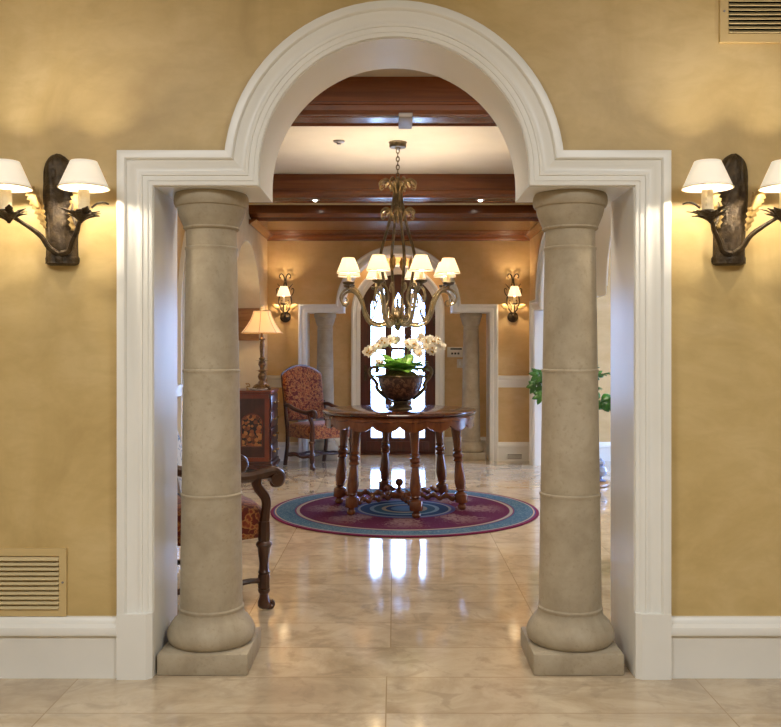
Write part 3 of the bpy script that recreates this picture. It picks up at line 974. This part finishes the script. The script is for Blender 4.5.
# ------------------------------------------------------------------ front wall sconces
def front_sconce(sx, x, z, label):
    t = thing('wall_sconce', label, 'wall lamp', (x, YF, z), group='two branched sconces on the front wall')
    def plate(u, v):
        a = PI * u
        zz = -.222 + .452 * v
        hw = .068 - .006 * math.sin(v * 9) * .6
        if v > .72:
            q = (v - .72) / .28
            hw = .066 * math.sqrt(max(0.03, 1 - q ** 2.4))
        cxs = sx * .012 * v * v * 1.6
        rad = .055 * min(1, hw / .05)
        nn = .010 * mnoise.noise(Vector((u * 7, v * 5, sx))) + .005 * mnoise.noise(Vector((u * 24, v * 9, sx)))
        return (cxs - hw * math.cos(a), -.004 - (rad + nn) * math.sin(a), zz)
    mb = MB().grid(plate, 28, 40)
    mb.lathe([(.001, -.228), (.05, -.228), (.062, -.224), (.069, -.214), (.070, -.198), (.066, -.19), (.001, -.19)], 24, Matrix.Diagonal((1, .85, 1, 1)))
    mb.v = [Vector((p.x, min(p.y, -.001), p.z)) for p in mb.v]
    mb.build('bark_plate', M['bronze'], t)
    for s in (-1, 1):
        ox = s * .152
        oy = -.19
        mb = MB()
        if s * sx < 0:      # outer branch, forked
            pts = [(s * .01, -.055, -.185), (s * .05, -.07, -.175), (s * .075, -.10, -.14), (s * .105, -.13, -.10), (s * .12, -.155, -.075), (ox * .93, oy + .01, -.055), (ox, oy, -.035)]
            mb.tube(pts, [.013, .011, .010, .008, .009], 8, 5)
            mb.tube([(s * .112, -.14, -.09), (s * .09, -.12, -.06), (s * .075, -.10, -.02), (s * .073, -.085, .03)], [.008, .006, .004], 7, 4)
        else:
            pts = [(s * .0, -.055, -.185), (s * .03, -.075, -.16), (s * .05, -.10, -.12), (s * .08, -.135, -.09), (s * .12, -.17, -.06), (ox, oy, -.035)]
            mb.tube(pts, [.012, .011, .010, .008, .010], 8, 5)
        mb.tube([(ox + s * .03, oy, -.02), (ox + s * .055, oy - .005, -.004), (ox + s * .08, oy - .005, .0), (ox + s * .098, oy, -.006)], [.005, .003], 6, 3)
        mb.build('branch_arm', M['bronze'], t)
        mb = MB()
        for k in range(14):
            a = 2 * PI * k / 14 + .3
            mb.leaf((ox - s * .012, oy, -.080), (math.cos(a) + s * .15, math.sin(a), 1.05 + .3 * (k % 2)), (-math.cos(a) * .6, -math.sin(a) * .6, 1), .078 + .014 * (k % 3), .019, .35, 8, serr=.3, cup=.3)
        mb.lathe([(.004, -.065), (.014, -.058), (.026, -.04), (.028, -.030), (.02, -.028), (.001, -.03)], 14, Matrix.Translation((ox, oy, 0)))
        mb.build('leaf_cup', M['bronze'], t, smooth=1.0, solid=.002)
        mb = MB().lathe([(.022, -.045), (.0225, .03), (.021, .05), (.015, .056), (.002, .058)], 16, Matrix.Translation((ox, oy, 0)))
        for k in range(7):
            a = k * 2.1
            mb.ball((ox + .019 * math.cos(a), oy + .019 * math.sin(a), .03 - .007 * k), .006, 8, 6, (1, 1, 2.2))
        mb.build('candle_sleeve', M['candle'], t)
        MB().lathe([(.004, .056), (.011, .066), (.012, .08), (.007, .098), (.001, .112)], 12, Matrix.Translation((ox, oy, 0))).build('bulb', M['bulb'], t)
        sh = shade_mb(.096, .050, .106, 36)
        sh.v = [Vector((v.x + ox, v.y + oy, v.z + .055)) for v in sh.v]
        so = sh.build('shade', M['shade'], t, solid=.002)
        rm = MB()
        rm.tube([(ox + .0963 * math.cos(q), oy + .0963 * math.sin(q), .057) for q in [2 * PI * i / 36 for i in range(36)]], .0028, 6, closed=True)
        rm.build('hem', M['candle'], so)
        point((x + ox, YF + oy, z + .088), SC_P, (1, .87, .68), .02)
    for s, zz in ((-1, -.02), (1, -.03)):
        for k in range(4):
            mb = MB()
            mb.leaf((s * (.055 + .004 * k), -.045 - .012 * k, zz - .06 + .025 * k), (s * (.25 + .1 * k), -.35, 1), (s * .4, -1, 0), .16 - .012 * k, .027, .25, 14, serr=.45)
            mb.build('serrated_leaf', M['gilt_bright'], t, smooth=1.0, solid=.0015)
    return t
SC_P = 12
front_sconce(-1, -1.363, 1.917, 'bark and branch bronze sconce with white shades, left of the arch')
s2 = front_sconce(1, 1.376, 1.917, 'bark and branch bronze sconce with white shades, right of the arch')

# ------------------------------------------------------------------ small foyer sconces
def small_sconce(x, label):
    t = thing('wall_sconce', label, 'wall lamp', (x, YW, 1.74), group='single shade sconces on the far wall')
    MB().lathe([(.001, 0), (.062, 0), (.066, .012), (.05, .022), (.03, .035), (.012, .04), (.001, .04)], 24, Matrix.Rotation(PI / 2, 4, 'X')).build('round_plate', M['bronze'], t)
    mb = MB()
    for s in (-1, 1):
        mb.tube([(0, -.03, .04), (s * .06, -.035, .09), (s * .095, -.035, .17), (s * .085, -.035, .25), (s * .04, -.035, .33), (s * .01, -.03, .42), (s * .02, -.03, .49), (s * .055, -.035, .52), (s * .085, -.04, .50), (s * .08, -.04, .47), (s * .06, -.04, .475)], [.011, .011, .010, .008, .006], 7, 5)
        mb.tube([(s * .085, -.035, .25), (s * .12, -.035, .28), (s * .135, -.035, .33), (s * .11, -.035, .345), (s * .10, -.035, .325)], [.008, .005], 6, 4)
        mb.tube([(s * .045, -.035, .33), (s * .085, -.035, .37), (s * .12, -.035, .40)], [.007, .003], 6, 4)
        mb.tube([(s * .02, -.035, .08), (s * .03, -.035, .14), (s * .06, -.035, .17), (s * .055, -.035, .2), (s * .035, -.035, .19)], [.007, .004], 6, 4)
    mb.tube([(0, -.03, .03), (0, -.12, .02), (0, -.165, .08), (0, -.165, .14)], .008, 8, 5)
    mb.v = [Vector((p.x * .78, p.y, p.z)) for p in mb.v]
    mb.build('scroll_bracket', M['bronze'], t)
    for s in (-1, 1):
        MB().leaf((s * .06, -.045, .10), (s * .8, -.3, .45), (0, -1, .2), .11, .035, .2, 8, serr=.2).build('gilt_leaf', M['gilt_bright'], t, smooth=1, solid=.002)
    MB().lathe([(.006, .135), (.035, .145), (.04, .158), (.001, .15)], 16, Matrix.Translation((0, -.165, 0))).build('candle_cup', M['bronze'], t)
    MB().lathe([(.013, .15), (.013, .235), (.002, .24)], 12, Matrix.Translation((0, -.165, 0))).build('candle_sleeve', M['candle'], t)
    MB().lathe([(.004, .238), (.010, .25), (.010, .27), (.002, .295)], 10, Matrix.Translation((0, -.165, 0))).build('bulb', M['bulb'], t)
    sh = shade_mb(.083, .042, .115)
    sh.v = [Vector((v.x, v.y - .165, v.z + .245)) for v in sh.v]
    sh.build('shade', M['shade_hot'], t, solid=.002)
    point((x, YW - .165, 1.74 + .315), 11.0, (1, .74, .46))
small_sconce(-1.312, 'small scrolled iron sconce on the far wall above the table lamp')
small_sconce(1.435, 'small scrolled iron sconce on the far wall, right of the entry')

# ------------------------------------------------------------------ armchairs
def armchair(loc, rz, label, sc):
    t = thing('armchair', label, 'chair', loc, rz, 'red upholstered armchairs', sc=sc)
    W, D = .275, .25
    for s in (-1, 1):
        mb = MB()       # front leg: scrolled foot, turned shaft, block
        mb.lathe([(.022, .008), (.030, .02), (.030, .04), (.022, .06), (.020, .075), (.028, .085), (.030, .10)], 14, Matrix.Translation((s * W, -D, 0)))
        mb.tube([(s * W, -D + .01, .035), (s * W, -D - .03, .012), (s * W, -D - .042, .022), (s * W, -D - .035, .036)], [.020, .016, .012], 8, 3)
        mb.lathe([(.024, .10), (.029, .108), (.029, .165), (.024, .172)], 8, Matrix.Translation((s * W, -D, 0)))
        mb.lathe([(.024, .17), (.030, .18), (.024, .19), (.022, .22), (.028, .27), (.030, .295), (.036, .303), (.040, .312), (.036, .321), (.026, .328)], 14, Matrix.Translation((s * W, -D, 0)))
        mb.lathe([(.024, .325), (.029, .335), (.031, .36), (.029, .42), (.02, .425)], 8, Matrix.Translation((s * W, -D, 0)))
        mb.build('leg', M['dark'], t)
        mb = MB()       # rear leg
        mb.tube([(s * W, D + .05, .01), (s * W, D + .03, .10), (s * W, D, .25), (s * W, D, .42), (s * W, D + .03, .60), (s * W, D + .055, .74)], [.026, .024, .024, .024, .020], 8, 4)
        mb.build('leg', M['dark'], t)
        mb = MB()       # arm support and arm with volute
        mb.tube([(s * W, -D, .41), (s * W, -D - .008, .46), (s * (W + .01), -D - .006, .53), (s * (W + .01), -D + .035, .59), (s * (W + .01), -D + .04, .64)], [.026, .022, .024, .024, .028], 8, 5)
        mb.build('arm_support', M['dark'], t)
        mb = MB()
        mb.tube([(s * W, D + .05, .70), (s * (W + .005), D - .04, .70), (s * (W + .012), D - .16, .668), (s * (W + .012), -D + .12, .636), (s * (W + .012), -D, .650), (s * (W + .012), -D - .045, .656), (s * (W + .012), -D - .080, .634), (s * (W + .012), -D - .074, .602), (s * (W + .012), -D - .045, .598), (s * (W + .012), -D - .038, .616)], [.024, .024, .025, .027, .026, .022, .018, .015], 10, 5)
        mb.tube([(s * (W + .012) - .03, -D - .052, .620), (s * (W + .012) + .03, -D - .052, .620)], .028, 14)
        mb.build('arm', M['dark'], t)
    for (a, b) in (((-W, -D), (-W, D + .03)), ((W, -D), (W, D + .03)), ((-W, 0), (W, 0)), ((-W, D + .02), (W, D + .02))):
        a, b = Vector((*a, .135)), Vector((*b, .135))
        pts = [a + (b - a) * i / 16 + Vector((0, 0, .008 * math.sin(i / 16 * PI * 4))) for i in range(17)]
        MB().tube(pts, .014, 8).build('stretcher', M['dark'], t)
    def seat(u, v):
        a = 2 * PI * u
        c, s = math.cos(a), math.sin(a)
        e = .32
        x, y = (W + .02) * math.copysign(abs(c) ** e, c), (D + .02) * math.copysign(abs(s) ** e, s)
        prof = [(0, .345), (.985, .345), (1.0, .36), (1.0, .44), (.985, .475), (.9, .498), (.6, .512), (0, .518)]
        k = min(int(round(v * 7)), 7)
        f, z = prof[k]
        return (x * f, y * f, z)
    MB().grid(seat, 64, 7, closed_u=True).build('seat', M['damask'], t, smooth=1.0)
    # upholstered back with arched top, slightly reclined
    def outline(n=40):
        pts = [(-.265, .52), (-.275, .95)]
        for i in range(n + 1):
            q = i / n
            x = -.275 + .55 * q
            sh = 1.045 + .108 * max(0, math.sin(PI * q)) ** .75 - .0
            pts.append((x, sh))
        pts += [(.275, .95), (.265, .52)]
        return pts
    ol = outline()
    cx_, cz_ = 0, .80
    mb = MB()
    rings = [(.0, -.052), (.55, -.050), (.85, -.040), (.97, -.022), (1.0, 0), (1.0, .035), (.97, .045), (0, .045)]
    vs, fs = [], []
    m = len(ol)
    for f, dy in rings:
        for x, z in ol:
            xx, zz = x * f, cz_ + (z - cz_) * f
            vs.append((xx, D + .02 + (zz - .5) * .16 + dy, zz))
    for i in range(len(rings) - 1):
        for k in range(m):
            k2 = (k + 1) % m
            fs.append((i * m + k, i * m + k2, (i + 1) * m + k2, (i + 1) * m + k))
    mb.add(vs, fs)
    mb.build('backrest', M['damask'], t, smooth=.9)
    mb = MB()
    mb.tube([(x * 1.015, D + .035 + (z - .5) * .16, cz_ + (z - cz_) * 1.015) for x, z in ol], .010, 6)
    mb.build('back_frame', M['dark'], t)
    return t
armchair((-.86, 10.215, 0), R(40), 'red damask armchair with tall arched back standing by the far wall', 1.0)
near = armchair((-1.050, 4.722, 0), R(117), 'red damask armchair with scrolled wooden arm, behind the left front column', 1.085)
# pillow on the near chair
def pil(u, v):
    x, y = (u - .5) * 2, (v - .5) * 2
    px_ = .22 * x * (1 - .10 * (1 - abs(y)) )
    pz_ = .20 * y * (1 - .10 * (1 - abs(x)))
    return px_, pz_, .075 * (max(0, (1 - x ** 4) * (1 - y ** 4))) ** .5
mb = MB()
mb.grid(lambda u, v: (pil(u, v)[0], -pil(u, v)[2], pil(u, v)[1]), 20, 20)
mb.grid(lambda u, v: (pil(u, v)[0], pil(u, v)[2], pil(u, v)[1]), 20, 20)
po = mb.build('pillow', M['pillow'], smooth=1.2)
dirb = Vector((math.sin(R(117)), -math.cos(R(117)), 0))
pc = Vector((-1.068, 4.722, 0)) - dirb * .155
po.location = (pc.x, pc.y, .795)
po.rotation_euler = (R(-11), 0, R(117))
tag(po, 'blue and white pillow leaning on the seat of the near armchair', 'pillow', kind='thing')

# ------------------------------------------------------------------ chest with lamp
cx0, cx1, cy0, cy1, chh = -1.76, -1.335, 9.52, 10.10, .905
cc = thing('chest', 'dark inlaid chest of drawers in the recess carrying the lamp', 'chest', ((cx0 + cx1) / 2, (cy0 + cy1) / 2, 0))
hx, hy = (cx1 - cx0) / 2, (cy1 - cy0) / 2
MB().box(-hx, hx, -hy, hy, .13, chh - .035).build('body', M['chest'], cc)
mb = MB().box(-hx - .015, hx + .02, -hy - .02, hy + .02, chh - .022, chh, bev=.006)
mb.box(-hx - .006, hx + .01, -hy - .01, hy + .01, chh - .036, chh - .022)
mb.build('top', M['chest_red'], cc)
mb = MB()
mb.box(-hx, hx + .035, -hy - .03, hy + .03, .06, .10, bev=.008)
mb.box(-hx, hx + .02, -hy - .017, hy + .017, .10, .135, bev=.006)
mb.build('base_moulding', M['chest'], cc)
for sx in (-1, 1):
    for sy in (-1, 1):
        MB().lathe([(.02, 0), (.038, .01), (.042, .03), (.034, .05), (.025, .062)], 16, Matrix.Translation((sx * (hx - .02), sy * (hy - .02), 0))).build('foot', M['chest'], cc)
# framed side panel facing the room
mb = MB()
for (a, b, c, e) in ((-hx + .01, hx - .01, .145, .185), (-hx + .01, hx - .01, chh - .085, chh - .04)):
    mb.box(a, b, -hy - .012, -hy, c, e)
for s in (-1, 1):
    mb.box(s * (hx - .03) - .025, s * (hx - .03) + .025, -hy - .012, -hy, .185, chh - .085)
mb.build('side_frame', M['chest_red'], cc)
ap = [(-.105, .31)] + [(-.105 * math.cos(PI * k / 16), .56 + .085 * math.sin(PI * k / 16)) for k in range(17)] + [(.105, .31)]
mb = MB().prism(ap, -hy - .008, -hy, lambda u, v, d: (u, d, v))
q = mb.build('inlay_panel', M['marq'], cc, loc=(.02, 0, 0))
q['label'] = 'arched floral inlay panel'
mb = MB()
mb.tube([(u * 1.06 + .02, -hy - .006, .46 + (v - .46) * 1.04) for u, v in ap], .006, 6, closed=True)
mb.build('inlay_border', M['chest_red'], cc)
for k in range(4):
    z0, z1 = .15 + .178 * k, .15 + .178 * k + .165
    dw = MB().box(hx, hx + .012, -hy + .02, hy - .02, z0, z1, bev=.004).build('drawer', M['chest'], cc)
    for s in (-1, 1):
        MB().lathe([(.006, 0), (.006, .012), (.014, .018), (.015, .026), (.008, .032), (.001, .033)], 12, Matrix.Translation((hx + .012, s * .13, (z0 + z1) / 2)) @ Matrix.Rotation(PI / 2, 4, 'Y')).build('knob', M['gilt'], dw)
LX, LY = -1.452, 9.74
lp = thing('table_lamp', 'carved table lamp with cream bell shade standing on the chest', 'lamp', (LX, LY, chh + .001))
mb = MB()
mb.lathe([(.085, 0), (.09, .008), (.085, .02), (.065, .03), (.06, .045), (.052, .06), (.045, .085), (.03, .10), (.028, .115)], 6)
for k in range(3):
    a = 2 * PI * k / 3 - .5
    mb.tube([(.05 * math.cos(a), .05 * math.sin(a), .05), (.085 * math.cos(a), .085 * math.sin(a), .035), (.10 * math.cos(a), .10 * math.sin(a), .012), (.115 * math.cos(a), .115 * math.sin(a), .02)], [.02, .016, .01], 8, 4)
mb.build('carved_base', M['lamp_wood'], lp)
MB().lathe([(r * 1.3, z) for r, z in [(.026, .11), (.034, .13), (.038, .15), (.028, .175), (.018, .19), (.032, .20), (.034, .21), (.018, .225), (.022, .25), (.033, .275), (.03, .30), (.016, .32), (.028, .335), (.028, .345), (.014, .36), (.018, .40), (.022, .47), (.018, .52), (.014, .54), (.026, .55), (.028, .56), (.012, .575), (.01, .62)]], 14).build('turned_post', M['lamp_wood'], lp)
for k in range(6):
    for a, z in ((2 * PI * k / 6, .30), (2 * PI * k / 6 + .5, .19)):
        MB().leaf((.02 * math.cos(a), .02 * math.sin(a), z), (math.cos(a), math.sin(a), 1.2), (0, 0, 1), .053, .014, .5, 6).build('carved_leaf', M['lamp_wood'], lp, smooth=1, solid=.002)
def bell(u, v):
    a = 2 * PI * u + PI / 4
    c, s = math.cos(a), math.sin(a)
    e = .55
    r = .095 + .135 * (1 - v) ** 1.55
    return (r * math.copysign(abs(c) ** e, c) * .95, r * math.copysign(abs(s) ** e, s) * .95, .62 + .245 * v)
so = MB().grid(bell, 48, 10, closed_u=True).build('shade', M['shade_lamp'], lp, smooth=.8, solid=.002)
mb = MB()
for u in (0, .125, .25, .375, .5, .625, .75, .875):
    mb.tube([Vector(bell(u, v / 10)) * 1.0 + Vector((bell(u, v / 10)[0] * .008, bell(u, v / 10)[1] * .008, 0)) for v in range(11)], .0025, 5)
for v in (0, 1):
    mb.tube([bell(i / 48, v) for i in range(48)], .004, 6, closed=True)
mb.build('shade_piping', M['shade_rim'], so)
MB().lathe([(.004, .58), (.004, .87), (.016, .875), (.012, .885), (.020, .90), (.018, .925), (.004, .935)], 12).build('finial', M['candle'], lp)
MB().ball((0, 0, .70), .028, 12, 8, (1, 1, 1.2)).build('bulb', M['bulb'], lp)
point((LX, LY, chh + .77), 4.5, (1, .70, .38), .03)
tr = MB().lathe([(.001, 0), (.05, 0), (.075, .006), (.09, .016), (.086, .018), (.05, .008), (.001, .008)], 28).build('dish', M['plastic'], loc=(-1.46, 9.615, chh))
tag(tr, 'small pale dish on the chest at the foot of the lamp', 'dish', kind='thing')
fg = MB()
fg.lathe([(.02, 0), (.022, .006), (.008, .012), (.006, .02)], 12)
fg.tube([(0, 0, .015), (-.012, 0, .03), (.0, 0, .045), (.016, 0, .038), (.02, 0, .055), (.006, 0, .072), (-.014, 0, .066), (-.02, 0, .08)], .0065, 7, 4)
f_ = fg.build('figurine', M['gilt'], loc=(-1.585, 9.60, chh))
tag(f_, 'small curled metal figurine on the chest, left of the lamp', 'figurine', kind='thing')

# ------------------------------------------------------------------ plant in the opening on the right
PX, PY = 1.83, 8.85
ps = thing('plant_stand', 'tan round plant stand mostly hidden behind the right front column', 'plant stand', (PX, PY, 0))
MB().lathe([(.30, 0), (.315, .01), (.315, .03), (.30, .04), (.06, .045), (.04, .06), (.035, .30), (.05, .36), (.04, .40), (.05, .55), (.16, .58), (.16, .60), (.001, .60)], 40).build('pedestal', M['tan'], ps)
gl = thing('glass_ornament', 'small blue glass ornament standing on the round foot of the plant stand', 'ornament', (PX + .215, PY - .10, .0455))
MB().lathe([(.05, 0), (.055, .01), (.02, .02), (.015, .04), (.05, .06), (.065, .10), (.05, .14), (.02, .155), (.04, .175), (.04, .195), (.015, .215), (.001, .23)], 20).build('glass_body', M['pot'], gl)
pp = thing('potted_plant', 'green leafy plant in a blue and white pot showing beside the right front column', 'plant', (PX, PY, .60))
MB().lathe([(.06, 0), (.08, .01), (.12, .08), (.14, .16), (.135, .21), (.15, .225), (.15, .235), (.13, .235), (.12, .20), (.001, .20)], 28).build('pot', M['pot'], pp)
def frond(e, nl=6, lw=.020, ll=.085, mid=.10, nrm=None):
    mb = MB()
    b = Vector((e[0] * .08, e[1] * .08, .2))
    e = Vector(e)
    pts = catmull([b, b + (e - b) * .5 + Vector((0, 0, mid)), e], 8)
    mb.tube(pts, .0035, 5)
    for q in range(nl):
        f = .4 + .58 * q / (nl - 1)
        k = min(int(f * (len(pts) - 1)), len(pts) - 2)
        dd = (pts[k + 1] - pts[k]).normalized()
        sd = dd.cross(Vector(nrm or (0, 0, 1))).normalized()
        if q == nl - 1:
            mb.leaf(pts[k], dd, nrm or (0, 0, 1), ll, lw, .15, 5)
        for s in (-1, 1):
            mb.leaf(pts[k], dd * .7 + sd * s * .75, sd.cross(dd), ll, lw, .3, 5)
    mb.build('leafy_stem', M['leaf2'], pp, smooth=1, solid=.0015)
for e, nl, lw, ll, md in (((-.42, -.06, .50), 6, .026, .10, .10), ((-.43, .05, .38), 6, .026, .10, .10), ((-.38, -.02, .28), 5, .026, .10, .08), ((.33, -.08, .22), 3, .05, .13, .03), ((.20, .0, .50), 4, .02, .08, .08)):
    frond(e, nl, lw, ll, md, (0, -1, .45))
for i in range(22):
    a = i * 2.4
    el = rnd.uniform(.5, 1.35)
    ln = rnd.uniform(.25, .42)
    frond((math.cos(a) * math.cos(el) * ln, math.sin(a) * math.cos(el) * ln, .2 + math.sin(el) * ln), 5)

# ------------------------------------------------------------------ wall vents, thermostat
def vent(x0, x1, z0, z1, m, n, label, grp):
    t = thing('wall_vent', label, 'vent', ((x0 + x1) / 2, YF, (z0 + z1) / 2), group=grp)
    w, h = (x1 - x0) / 2, (z1 - z0) / 2
    mb = MB()
    for (a, b, c, d_) in ((-w, w, h - m, h), (-w, w, -h, -h + m), (-w, -w + m, -h + m, h - m), (w - m, w, -h + m, h - m)):
        mb.box(a, b, -.014, 0, c, d_)
    mb.build('frame', M['vent'], t)
    MB().box(-w + m, w - m, -.003, -.001, -h + m, h - m).build('duct_opening', M['black'], t)
    ih = 2 * (h - m)
    for i in range(n):
        z = -h + m + ih * (i + .5) / n
        MB().box(-w + m, w - m, -.0145, .0145, -.0015, .0015, rotm((0, -.011, z), rx=R(38)) @ Matrix.Diagonal((1, .95, 1, 1))).build('slat', M['vent_slat'], t)
    sc_ = MB()
    for s in (-1, 1):
        sc_.lathe([(.001, 0), (.005, 0), (.004, .003), (.001, .003)], 10, Matrix.Translation((s * (w - m / 2), -.014, 0)) @ Matrix.Rotation(PI / 2, 4, 'X'))
    sc_.build('screw', M['grey_metal'], t)
vent(-1.95, -1.345, .249, .527, .030, 11, 'ochre slatted wall vent just above the left baseboard', None)
vent(1.338, 1.90, 2.605, 2.86, .035, 10, 'ochre slatted wall vent high on the right of the front wall', None)
tp = thing('thermostat', 'ivory thermostat panel on the entry wall right of the door', 'thermostat', (.78, YD, 1.315))
MB().box(-.10, .10, -.025, 0, -.065, .065, bev=.006).build('housing', M['plastic'], tp)
MB().box(-.06, .085, -.028, -.022, .03, .052).build('display', M['lcd'], tp)
mb = MB()
for k in range(3):
    mb.box(-.05 + .04 * k, -.025 + .04 * k, -.029, -.022, -.03, -.005, bev=.002)
mb.build('button', M['lcd'], tp)
sw = thing('light_switch', 'small ivory light switch below the thermostat panel', 'switch', (.845, YD, 1.17))
MB().box(-.04, .04, -.008, 0, -.055, .055, bev=.003).build('plate', M['plastic'], sw)
MB().box(-.012, .012, -.014, -.006, -.025, .025, bev=.002).build('rocker', M['white'], sw)
bv = thing('floor_vent', 'small slotted vent in the far baseboard, right of the entry', 'vent', (1.455, YW - .022, .06))
MB().box(-.10, .10, -.008, 0, -.035, .035, bev=.003).build('frame', M['white'], bv)
mb = MB()
for k in range(4):
    mb.box(-.085, .085, -.0095, -.007, -.026 + .015 * k, -.02 + .015 * k)
mb.build('slot', M['black'], bv)

# ------------------------------------------------------------------ light
wd = bpy.data.worlds.new('sky')
scn.world = wd
wd.use_nodes = True
bg = wd.node_tree.nodes['Background']
bg.inputs[0].default_value = (.36, .56, 1, 1)
bg.inputs[1].default_value = 26.0
area('door_portal', (.05, YD + .3, 1.15), (R(-90), 0, 0), 1.0, 2.3, 1, (1, 1, 1), True)
area('window_portal', (RX + .25, 9.53, 1.4), (0, R(90), 0), 2.7, 2.06, 1, (1, 1, 1), True)
# fill lights added above the near hall, unseen and without fixtures
area('hall_fill_light', (-1.7, .6, 3.30), (0, 0, 0), 1.2, 1.2, 84, (.98, 1, 1))
area('hall_fill_light', (1.7, .6, 3.30), (0, 0, 0), 1.2, 1.2, 84, (.98, 1, 1))
area('foyer_fill_light', (0, 4.45, 3.06), (0, 0, 0), 1.6, .4, 24, (1, .90, .76))  # added to brighten the near end of the foyer, no fixture there
area('entry_fill_light', (.05, 11.1, 3.06), (0, 0, 0), 1.2, .3, 40, (1, .86, .66))  # added fill for the vestibule, not a modelled lamp
area('side_room_area_light', (3.2, 7.5, 3.06), (0, 0, 0), 1.2, 1.2, 60, (1, .9, .76))  # area light under the side room ceiling, without a fixture
# downlights of the foyer
for x, y in ((-.80, 8.97), (.875, 8.97)):
    l = bpy.data.lights.new('downlight_beam', 'SPOT')
    l.energy, l.color, l.spot_size, l.spot_blend, l.shadow_soft_size = 60, (1, .84, .62), R(80), .6, .03
    o = bpy.data.objects.new('downlight_beam', l)
    COL.objects.link(o)
    o.location = (x, y, 2.835)

# ------------------------------------------------------------------ camera
cam = bpy.data.cameras.new('camera')
cam.sensor_fit = 'HORIZONTAL'
cam.sensor_width = 36
cam.lens = F / 781 * 36
cam.shift_x = (390.5 - VX) / 781
cam.shift_y = (VY - 363.5) / 781
cam.clip_end = 200
co = bpy.data.objects.new('camera', cam)
COL.objects.link(co)
co.location = (0, 0, H)
co.rotation_euler = (R(90), 0, 0)
scn.camera = co
scn.view_settings.view_transform = 'Standard'
scn.view_settings.look = 'None'
scn.view_settings.exposure = .1
scn.view_settings.gamma = 1
scn.view_settings.use_curve_mapping = False
scn.cycles.max_bounces = 10
scn.cycles.diffuse_bounces = 5
scn.cycles.use_denoising = True
